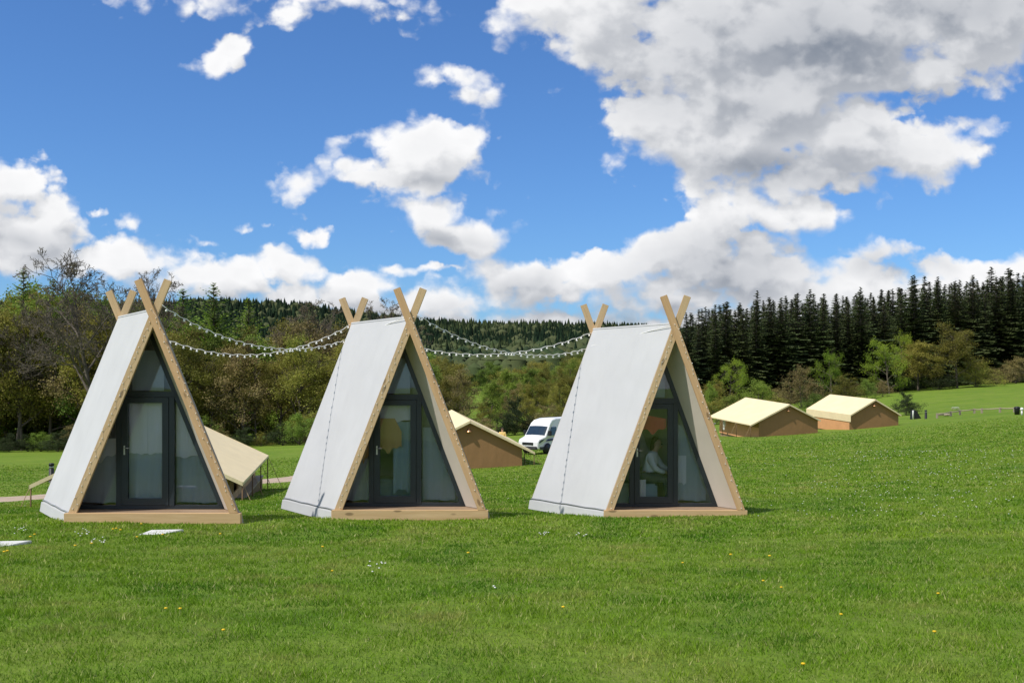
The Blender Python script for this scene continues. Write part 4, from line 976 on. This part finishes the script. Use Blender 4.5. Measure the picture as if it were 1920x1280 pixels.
def broadleaf(seed, H=20.0, spread=.42, trunk=.22, levels=4, kids=(9, 6, 5, 4), leaves=9000, lsize=.22, lmat='olive', droop=.0, tr=.018, twig_mat='bark', low=False, leafspread=.55, angs=(35, 62), rmin=.012):
    """tree of height H: wood skeleton, fine twigs and leaves as clouds of small faces"""
    rng = np.random.default_rng(seed); wood_, fine = [], []; tips = []
    def grow(p, d, L, r, lv):
        nseg = 5 if lv == 0 else (4 if lv < 3 else 3); pts = [p]; dd = d.copy()
        for i in range(nseg):
            dd = dd+rng.normal(size=3)*(.06 if lv == 0 else .17)+np.array([0, 0, .05 if lv < 2 else .03-droop]); dd /= np.linalg.norm(dd)
            q = pts[-1]+dd*L/nseg; rr0 = r*(1-.75*i/nseg); rr1 = r*(1-.75*(i+1)/nseg)
            (wood_ if lv < 3 else fine).append((*pts[-1], *q, rr0, rr1)); pts.append(q)
        if lv >= 2: tips.extend([(pts[j]*(1-t)+pts[j+1]*t, lv) for j in range(nseg) for t in (.3, .8)])
        if lv < levels:
            nk = kids[lv]
            for c in range(nk):
                t0 = (trunk if lv == 0 else .22); t = t0+(1-t0)*(c+rng.uniform(.1, .9))/nk; x = t*nseg; j = min(int(x), nseg-1)
                q = pts[j]+(pts[j+1]-pts[j])*(x-j); ax = (pts[j+1]-pts[j]); ax /= np.linalg.norm(ax)
                az = rng.uniform(0, 2*np.pi) if lv else c*2.4+rng.uniform(-.5, .5)
                ref = np.array([1., 0, 0]) if abs(ax[2]) > .7 else np.array([0, 0, 1.]); u = np.cross(ax, ref); u /= np.linalg.norm(u); w = np.cross(ax, u)
                ang = math.radians(rng.uniform(*angs) if lv == 0 else rng.uniform(25, 60))*(1.15-.45*t if lv == 0 else 1)
                nd = ax*math.cos(ang)+(u*math.cos(az)+w*math.sin(az))*math.sin(ang)
                if lv == 0: nl = H*spread*rng.uniform(.8, 1.15)*(1.1-.55*t)*(1.0 if t > .3 else .9)
                else: nl = L*rng.uniform(.45, .72)*(1.05-.35*t)
                grow(q, nd, nl, r*(.5 if lv == 0 else .48)*(1.1-.5*t), lv+1)
    grow(np.array([0, 0, -.3]), np.array([0, 0, 1.]), H*.82, H*tr, 0)
    if low:   # a bush: extra stems from the ground
        for c in range(7):
            a = c*.9+rng.uniform(0, .6); grow(np.array([0, 0, 0.]), np.array([math.cos(a)*.75, math.sin(a)*.75, .75]), H*.62, H*tr*.6, 1)
    zmax = max(s[5] for s in wood_+fine); sc = H/zmax
    tr_me = join([prisms(wood_, 5)])[0]*sc, prisms(wood_, 5)[1]
    parts = [prisms([(*s[:6], max(s[6], rmin*H/20), max(s[7], rmin*.7*H/20)) for s in fine], 3)]
    tw = np_mesh('twigs', parts[0][0]*sc, parts[0][1]); tw.materials.append(M[twig_mat])
    T = np.array([t[0] for t in tips]); idx = rng.integers(0, len(T), leaves); C = T[idx]+rng.normal(size=(leaves, 3))*leafspread*H/20
    # gaps: drop leaves where a smooth 3-d pattern is low
    f = H/20; g = np.sin(C[:, 0]*1.1/f+2*np.sin(C[:, 2]*.5/f))+np.sin(C[:, 1]*1.3/f+seed)+np.sin(C[:, 2]*1.5/f+C[:, 0]*.6/f)
    C = C[g > -.75] if leaves > 4000 else C; C = C[C[:, 2] > H*.04]
    LV, LF = leaf_quads(C, lsize*H/20, rng)
    crown = np_mesh('crown', LV*sc, LF); crown.materials.append(M[lmat])
    trunk_me = np_mesh('trunk', tr_me[0], tr_me[1], True); trunk_me.materials.append(M[twig_mat])
    return dict(H=H, trunk=trunk_me, twigs=tw, crown=crown)

def conifer(seed, H=20.0, wid=.17, mat='spruce', dens=1.0, bare=.10, droop=.35, tip=1.0):
    rng = np.random.default_rng(seed); Vs = []; seg = [(0, 0, -.3, 0, 0, H*.98, H*.012, H*.001)]; nwh = int(46*dens)
    for i in range(nwh):
        t = (i+rng.uniform(-.3, .3))/nwh; z = H*(bare+(1-bare)*t); z = min(z, H*.992)
        tt_ = (z/H-bare)/(1-bare); R = H*wid*(1-tt_)**.92*rng.uniform(.72, 1.2)+H*.002; nb = rng.integers(6, 9) if t < .8 else 6
        a0 = rng.uniform(0, 6.3)
        for k in range(nb):
            a = a0+k*2*np.pi/nb+rng.uniform(-.25, .25); r = R*rng.uniform(.55, 1.3)*(1+.22*math.sin(a*2+seed+z*.35)); nq = max(3, int(r/(H*.015))); z = min(H*.985, H*(bare+(1-bare)*(i+rng.uniform(-1.1, 1.1))/nwh))
            dirv = np.array([math.cos(a), math.sin(a), 0]); side = np.array([-dirv[1], dirv[0], 0])
            up = .62*t-.12+rng.uniform(-.12, .12)
            prev = np.array([0, 0, z])
            for q in range(nq):
                s = (q+.6)/nq; p = np.array([0, 0, z])+dirv*r*s+np.array([0, 0, r*(up*s-droop*s*s+.18*s**4)])
                w = H*.020*(1.15-.7*s)*rng.uniform(.6, 1.4)*(.22+.78*(1-t)); L = H*.026*rng.uniform(.7, 1.4)*(.22+.78*(1-t))
                hang = -L*rng.uniform(.25, .8)
                for sg in (-1, 1):
                    tipp = p+side*sg*w*1.6+dirv*L*.7+np.array([0, 0, hang*.6])
                    Vs.append((p-dirv*L*.4, p+dirv*L*.3-side*sg*w*.1, tipp, p-dirv*L*.2+side*sg*w*.9+np.array([0, 0, hang])))
                prev = p
            seg.append((0, 0, z, *(np.array([0, 0, z])+dirv*r*.6+np.array([0, 0, r*(up*.6-droop*.36)])), H*.003, H*.001))
    for k in range(14):   # leader
        z = H*(.93+.07*k/13); a = rng.uniform(0, 6.3); d = np.array([math.cos(a), math.sin(a), .5])*H*.012*(1.2-1.05*k/13)*tip; s = np.array([-d[1], d[0], 0])*.35
        p = np.array([0, 0, z]); Vs.append((p-s, p+d*.5-s*.2, p+d, p+s))
    V = np.array(Vs).reshape(-1, 3); n = len(V)//4
    crown = np_mesh('crown', V, np.arange(n*4).reshape(n, 4)); crown.materials.append(M[mat])
    tv = prisms(seg, 5); tm = np_mesh('trunk', tv[0], tv[1], True); tm.materials.append(M['bark'])
    return dict(H=H, trunk=tm, crown=crown)

rt = random.Random(77)
def plant(src, px, d, top, name, label, cat='tree', group=None, wide=1.0, zoff=0.0, sx=None):
    g = ground(px, d, zoff); zt = CAMZ+(HOR-top)/F*d; s = max(.05, (zt-g.z)/src['H'])
    root = thing(name, g, rt.uniform(0, 6.28), label, cat, group); root.scale = (s*wide, s*wide, s)
    link('trunk', src['trunk'], root); c = link('crown', src['crown'], root)
    if 'twigs' in src: link('twigs', src['twigs'], c)
    return root
def many(srcs, n, f, **kw):
    return [plant(srcs[(i*7+rt.randrange(len(srcs))) % len(srcs)], *f(i), **kw) for i in range(n)]

BARE = [broadleaf(3, 20, .50, .26, 5, (10, 6, 5, 4, 3), 2500, .07, 'brown', tr=.017, leafspread=.12, angs=(24, 50), rmin=.026, twig_mat='bark_pale')]
BARE.append(broadleaf(4, 20, .42, .25, 5, (9, 6, 4, 4, 3), 3500, .08, 'brown', tr=.014, leafspread=.15, angs=(22, 48), rmin=.024, twig_mat='bark_pale'))
OLIVE = [broadleaf(10+i, 20, .40+.03*i, .16, 3, (11, 7, 6), 20000, .18, 'olive', tr=.016) for i in range(3)]
BROWN = [broadleaf(20+i, 20, .40, .14, 3, (11, 8, 6), 17000, .16, 'brown', tr=.016) for i in range(2)]
GREEN = [broadleaf(30+i, 20, .40, .14, 3, (11, 8, 5), 22000, .20, 'green', tr=.016) for i in range(2)]
FRESH = [broadleaf(40+i, 10, .46, .12, 3, (10, 7, 5), 11000, .19, 'fresh', tr=.015, leafspread=.5) for i in range(2)]
BUSHB = [broadleaf(50, 6, .5, .05, 3, (8, 6, 5), 14000, .25, 'brown', low=True, tr=.012, leafspread=.7)]
BUSHO = [broadleaf(51, 6, .5, .05, 3, (8, 6, 5), 15000, .28, 'olive', low=True, tr=.012, leafspread=.8), broadleaf(52, 6, .5, .05, 3, (8, 6, 5), 15000, .28, 'green', low=True, tr=.012, leafspread=.8)]
BUSHD = [broadleaf(53, 6, .5, .05, 3, (8, 6, 5), 16000, .32, 'darkleaf', low=True, tr=.012, leafspread=.9)]
SPRUCE = [conifer(60+i, 20, .185+.018*i, 'spruce', 1.2) for i in range(4)]
LARCH = [conifer(70+i, 20, .36, 'larch', 1.1, .08, .10) for i in range(2)]

# left-hand wood
SKY_PX = [-200, 0, 45, 100, 150, 260, 340, 400, 460, 560, 620, 700, 760, 800, 850, 920, 960, 1000, 1060, 1110, 1180, 1260, 1340]
SKY_TOP = [520, 545, 525, 530, 540, 565, 605, 612, 600, 585, 598, 610, 640, 668, 680, 700, 712, 690, 668, 672, 680, 690, 715]
def edge_d(px): return float(np.interp(px, [-200, 0, 450, 900, 1340], [172, 168, 163, 158, 165]))
plant(BARE[0], 190, 158, 466, 'bare_tree', 'tall bare branched tree rising highest above the left wood', wide=1.05)
plant(BARE[1], 262, 170, 500, 'bare_tree', 'bare pale twigged tree just behind the left cabin crossed beams', wide=.8)
plant(BARE[1], 560, 176, 560, 'bare_tree', 'brown bare tree with fine twigs midway between the left and middle cabins', wide=1.1)
plant(BARE[1], 745, 200, 560, 'bare_tree', 'pale bare tree whose top shows between the beams of the middle cabin', wide=1.0)
plant(BARE[0], 30, 166, 560, 'bare_tree', 'bare tree at the far left edge of the wood', wide=.8)
plant(LARCH[0], 44, 182, 500, 'larch_tree', 'bright green larch with a pointed top at the far left', group='green larches in the left wood')
plant(LARCH[1], 100, 186, 520, 'larch_tree', 'shorter green larch between the far left larch and the tall bare tree', group='green larches in the left wood')
plant(LARCH[0], 343, 200, 538, 'larch_tree', 'broad green larch just right of the left cabin beams', group='green larches in the left wood', wide=1.3)
plant(LARCH[1], 401, 196, 527, 'larch_tree', 'tallest pointed green larch between the left and middle cabins', group='green larches in the left wood', wide=1.15)
plant(LARCH[0], 466, 206, 556, 'larch_tree', 'smaller green larch right of the tallest one', group='green larches in the left wood', wide=1.2)
SPEC = []
x = -150
while x < 1330:
    SPEC.append(x); x += rt.uniform(34, 58)
kinds = ['olive', 'olive', 'green', 'olive', 'green', 'olive', 'brown']
KS = dict(olive=OLIVE, brown=BROWN, green=GREEN)
LBL = dict(olive='olive leaved', brown='brown budding', green='mid green')
place_words = lambda px: ('at far left' if px < 120 else 'behind the left cabin' if px < 420 else 'beyond the left string lights' if px < 640 else 'behind the middle cabin' if px < 850 else 'above the white van' if px < 1060 else 'behind the right cabin')
CNT = {}
for r_, (dd, up, n_) in enumerate(((0, 38, 1), (14, 14, 1), (32, 0, 1))):
    for i, px in enumerate(SPEC):
        px2 = px+rt.uniform(-14, 14)+r_*17; k = kinds[(i*3+r_*2+rt.randrange(3)) % len(kinds)]
        if px2 > 780 and r_ == 0 and rt.random() < .4: k = 'green' if px2 < 900 else k
        top = float(np.interp(px2, SKY_PX, SKY_TOP))+up+rt.uniform(-8, 26)
        roww = ('front row of the wood', 'middle of the wood', 'back of the wood')[r_]
        ck = (r_, k, place_words(px2)); CNT[ck] = CNT.get(ck, 0)+1
        plant(KS[k][rt.randrange(len(KS[k]))], px2, edge_d(px2)+dd+rt.uniform(-4, 4), top, 'broadleaf_tree', ('%s %s tree in the %s %s' % (ORD[CNT[ck]-1], LBL[k], roww, place_words(px2))), group='broadleaf trees of the left wood', wide=rt.uniform(.85, 1.25))
# undergrowth at the wood's foot
x = -120; i = 0
while x < 1330:
    d = edge_d(x)-9+rt.uniform(-2, 2); b_ = rt.choice([BUSHB[0], BUSHO[0], BUSHO[1], BUSHD[0], BUSHD[0]]); g = ground(x, d); row = HOR-(g.z-CAMZ)*F/d
    plant(b_, x, d, row-rt.uniform(28, 62), 'shrub', '%s low shrub from the left along the foot of the left wood' % ORD[i], 'shrub', 'shrubs along the foot of the left wood', wide=rt.uniform(1.3, 1.9)); x += rt.uniform(24, 42); i += 1
plant(BUSHD[0], 965, 150, 742, 'shrub', 'dark dense bush just left of the white van', 'shrub', wide=1.0)
plant(BUSHO[1], 225, 150, 790, 'shrub', 'yellow green bush low in the wood just left of the left cabin', 'shrub', wide=1.2)
# lighter canopy on the valley side between middle and right cabins
FV = sorted(rt.uniform(790, 1300) for i in range(26))
for i in range(26):
    px = FV[i]; d = rt.uniform(235, 330); top = float(np.interp(px, [790, 850, 1000, 1100, 1300], [660, 668, 684, 660, 672]))+rt.uniform(-6, 22)
    plant((GREEN+OLIVE)[i % 5], px, d, top, 'broadleaf_tree', '%s pale tree from the left on the far valley side beyond the van' % ORD[i], group='trees on the far valley side', wide=1.3)

# conifer plantation on the right
CT_PX = [1260, 1300, 1350, 1400, 1450, 1500, 1560, 1600, 1660, 1720, 1780, 1840, 1900, 2060, 2200]
CT_T = [600, 578, 565, 560, 552, 545, 545, 540, 535, 520, 522, 515, 508, 500, 498]
def con_d(px): return float(np.interp(px, [1230, 1400, 1700, 1920, 2200], [196, 204, 222, 236, 250]))
nf = 0
for r_, dd in enumerate((0, 8, 17, 28, 42)):
    px = 1262+r_*9.0
    while px < 2120:
        d = con_d(px)+dd+rt.uniform(-2, 2); top = float(np.interp(px, CT_PX, CT_T))+(rt.uniform(-16, 24) if r_ in (0, 2) else rt.uniform(2, 22))+(6 if r_ < 1 else 0)
        if r_ == 0: nf += 1
        lab = ('%s dark spruce from the left along the near edge of the plantation' % ORD[nf-1]) if r_ == 0 else ('dark spruce inside the plantation, its tip among many others above the front edge')
        plant(SPRUCE[rt.randrange(4)], px, d, top, 'spruce_tree', lab, group='spruces of the right plantation' if r_ == 0 else 'spruces inside the right plantation', wide=rt.uniform(1.1, 1.55))
        px += rt.uniform(19, 33) if r_ == 0 else rt.uniform(14, 26)
# small trees and bushes along its foot
EDGE = [
 (FRESH[0], 1368, 186, 668, 'hawthorn_tree', 'slim yellow green tree at the plantation foot just right of the right cabin', .9), (BUSHO[0], 1338, 182, 712, 'shrub', 'olive bush next to the right cabin beam', 1.3),
 (BUSHO[1], 1420, 182, 712, 'shrub', 'green bush above the tent beside the right cabin', 1.4), (BUSHB[0], 1502, 180, 684, 'shrub', 'round brown bush above the gap between the far tents', 1.15),
 (FRESH[1], 1560, 196, 652, 'hawthorn_tree', 'small bright green tree against the dark spruces', .9), (BUSHO[0], 1585, 184, 700, 'shrub', 'wide olive bush over the farthest tent', 1.6),
 (BUSHO[1], 1625, 186, 712, 'shrub', 'green bush over the ridge of the farthest tent', 1.4), (FRESH[0], 1668, 204, 632, 'hawthorn_tree', 'bright lime green tree before the spruces', 1.2),
 (OLIVE[0], 1722, 208, 640, 'broadleaf_tree', 'low spreading olive tree between the lime green tree and the tall olive one', 1.7), (OLIVE[1], 1795, 206, 604, 'broadleaf_tree', 'tallest olive yellow tree in front of the spruces', 1.25),
 (FRESH[1], 1690, 214, 616, 'hawthorn_tree', 'thin yellow green tree top above the lime green tree', .6), (BUSHO[0], 1830, 208, 668, 'shrub', 'olive bush at the right foot of the tallest olive tree', 1.5),
 (BUSHB[0], 1905, 216, 668, 'shrub', 'brown bush at the right edge of the photo', 1.6), (BUSHD[0], 1760, 206, 690, 'shrub', 'dark low bush between the olive trees', 1.8),
 (BUSHB[0], 1868, 214, 690, 'shrub', 'small brown bush left of the one at the right edge', 1.7), (BUSHD[0], 1700, 132, 734, 'shrub', 'dark green shrub beside the farthest tent', 1.25),
 (BUSHB[0], 1655, 190, 712, 'shrub', 'brown bush behind the farthest tent', 1.3), (BUSHO[1], 1375, 150, 742, 'shrub', 'low hedge bush behind the tent by the right cabin', 2.0), (BUSHO[0], 1335, 148, 746, 'shrub', 'low olive hedge bush right against the right cabin beam', 1.8),
 (BUSHO[0], 1455, 152, 742, 'shrub', 'low olive bush behind the ridge of the tent by the right cabin', 2.0), (BUSHO[1], 1530, 156, 738, 'shrub', 'low green bush between the two far tents', 2.0)]
for s_, px, d, top, nm, lab, w in EDGE: plant(s_, px, d, top, nm, lab, 'tree' if 'tree' in nm else 'shrub', None, wide=w)
px = 1350; 
while px < 2050:
    d = con_d(px)-8; g = ground(px, d); row = HOR-(g.z-CAMZ)*F/d
    plant(rt.choice([BUSHD[0], BUSHB[0], BUSHO[1]]), px, d, row-rt.uniform(18, 34), 'shrub', 'low scrub plant along the shaded foot of the spruce plantation', 'shrub', 'scrub along the plantation foot', wide=2.0); px += rt.uniform(22, 34)

# distant conifer forest on the hill
def far_wood():
    rng = np.random.default_rng(9); n = 19000; px = rng.uniform(-150, 1450, n); d = np.exp(rng.uniform(math.log(400), math.log(1120), n)); x = (px-960)/F*d
    z = zfv(x, d); H = rng.uniform(8, 15, n)*(1+.15*np.sin(x*.02)); R = H*rng.uniform(.16, .24, n); Vs = []; Fs = []; o = 0; T = rng.random(n)
    a = np.arange(7)*2*np.pi/7; parts = []; Tt = []; rd = ((d < 520+rng.normal(size=n)*60) | (T > .9))[:, None]; R = np.where(rd[:, 0], R*1.9, R); H = np.where(rd[:, 0], H*.85, H); T = np.where(rd[:, 0], .8+.2*T, T*.8)
    for (c_, b_) in (((.02, .55, 1.0, .45), (.02, .45, .6, 1.0)), ((.35, .80, .75, .22), (.45, .80, 1.0, .72)), ((.62, 1.0, .48, .0), (.80, 1.0, .72, .05))):
        z0, z1, r0, r1 = [np.where(rd, b_[q], c_[q]) for q in range(4)]
        ph = rng.uniform(0, 6, (n, 1)); jag = rng.uniform(.7, 1.25, (n, 7))
        bx = x[:, None]+np.cos(a+ph)*R[:, None]*r0*jag; by = d[:, None]+np.sin(a+ph)*R[:, None]*r0*jag; bz = z[:, None]+H[:, None]*(z0+rng.uniform(-.04, .04, (n, 7)))
        tx = x[:, None]+np.cos(a+ph)*R[:, None]*r1; ty = d[:, None]+np.sin(a+ph)*R[:, None]*r1; tz = z[:, None]+H[:, None]*z1+0*a
        V = np.concatenate([np.stack([bx, by, bz], 2), np.stack([tx, ty, tz], 2)], 1).reshape(-1, 3)
        k = np.arange(7); k2 = (k+1) % 7; f = np.stack([k, k2, k2+7, k+7], 1); parts.append((V, (np.arange(n)[:, None, None]*14+f[None]).reshape(-1, 4))); Tt.append(np.repeat(T, 14))
    V, Fq = join(parts); return np_mesh('distant_wood', V, Fq, False, np.concatenate(Tt))
def far_mat():
    m, nt, b, o = mat_base('far_forest'); P = N(nt, 'ShaderNodeNewGeometry').outputs['Position']; at_ = N(nt, 'ShaderNodeAttribute'); at_.attribute_name = 'tint'
    f = noise(nt, P, .012, 4, .6)
    c = mixc(nt, maprange(nt, f, .50, .62), (.014, .030, .014, 1), (.050, .070, .026, 1)); c = mixc(nt, maprange(nt, at_.outputs['Fac'], .8, 1), c, (.06, .07, .03, 1))
    c = mixc(nt, maprange(nt, at_.outputs['Fac'], 0, .8), mixc(nt, 1.0, c, (.6, .6, .6, 1), 'MULTIPLY'), mixc(nt, 1.0, c, (1.3, 1.3, 1.3, 1), 'MULTIPLY'))
    nt.links.new(c, b.inputs['Base Color']); b.inputs['Roughness'].default_value = .9; b.inputs['Specular IOR Level'].default_value = .1
    return m
M['far'] = far_mat()
tag(link('distant_wood', far_wood(), None, M['far']), 'dark conifer forest covering the distant hill', 'forest', kind='stuff')
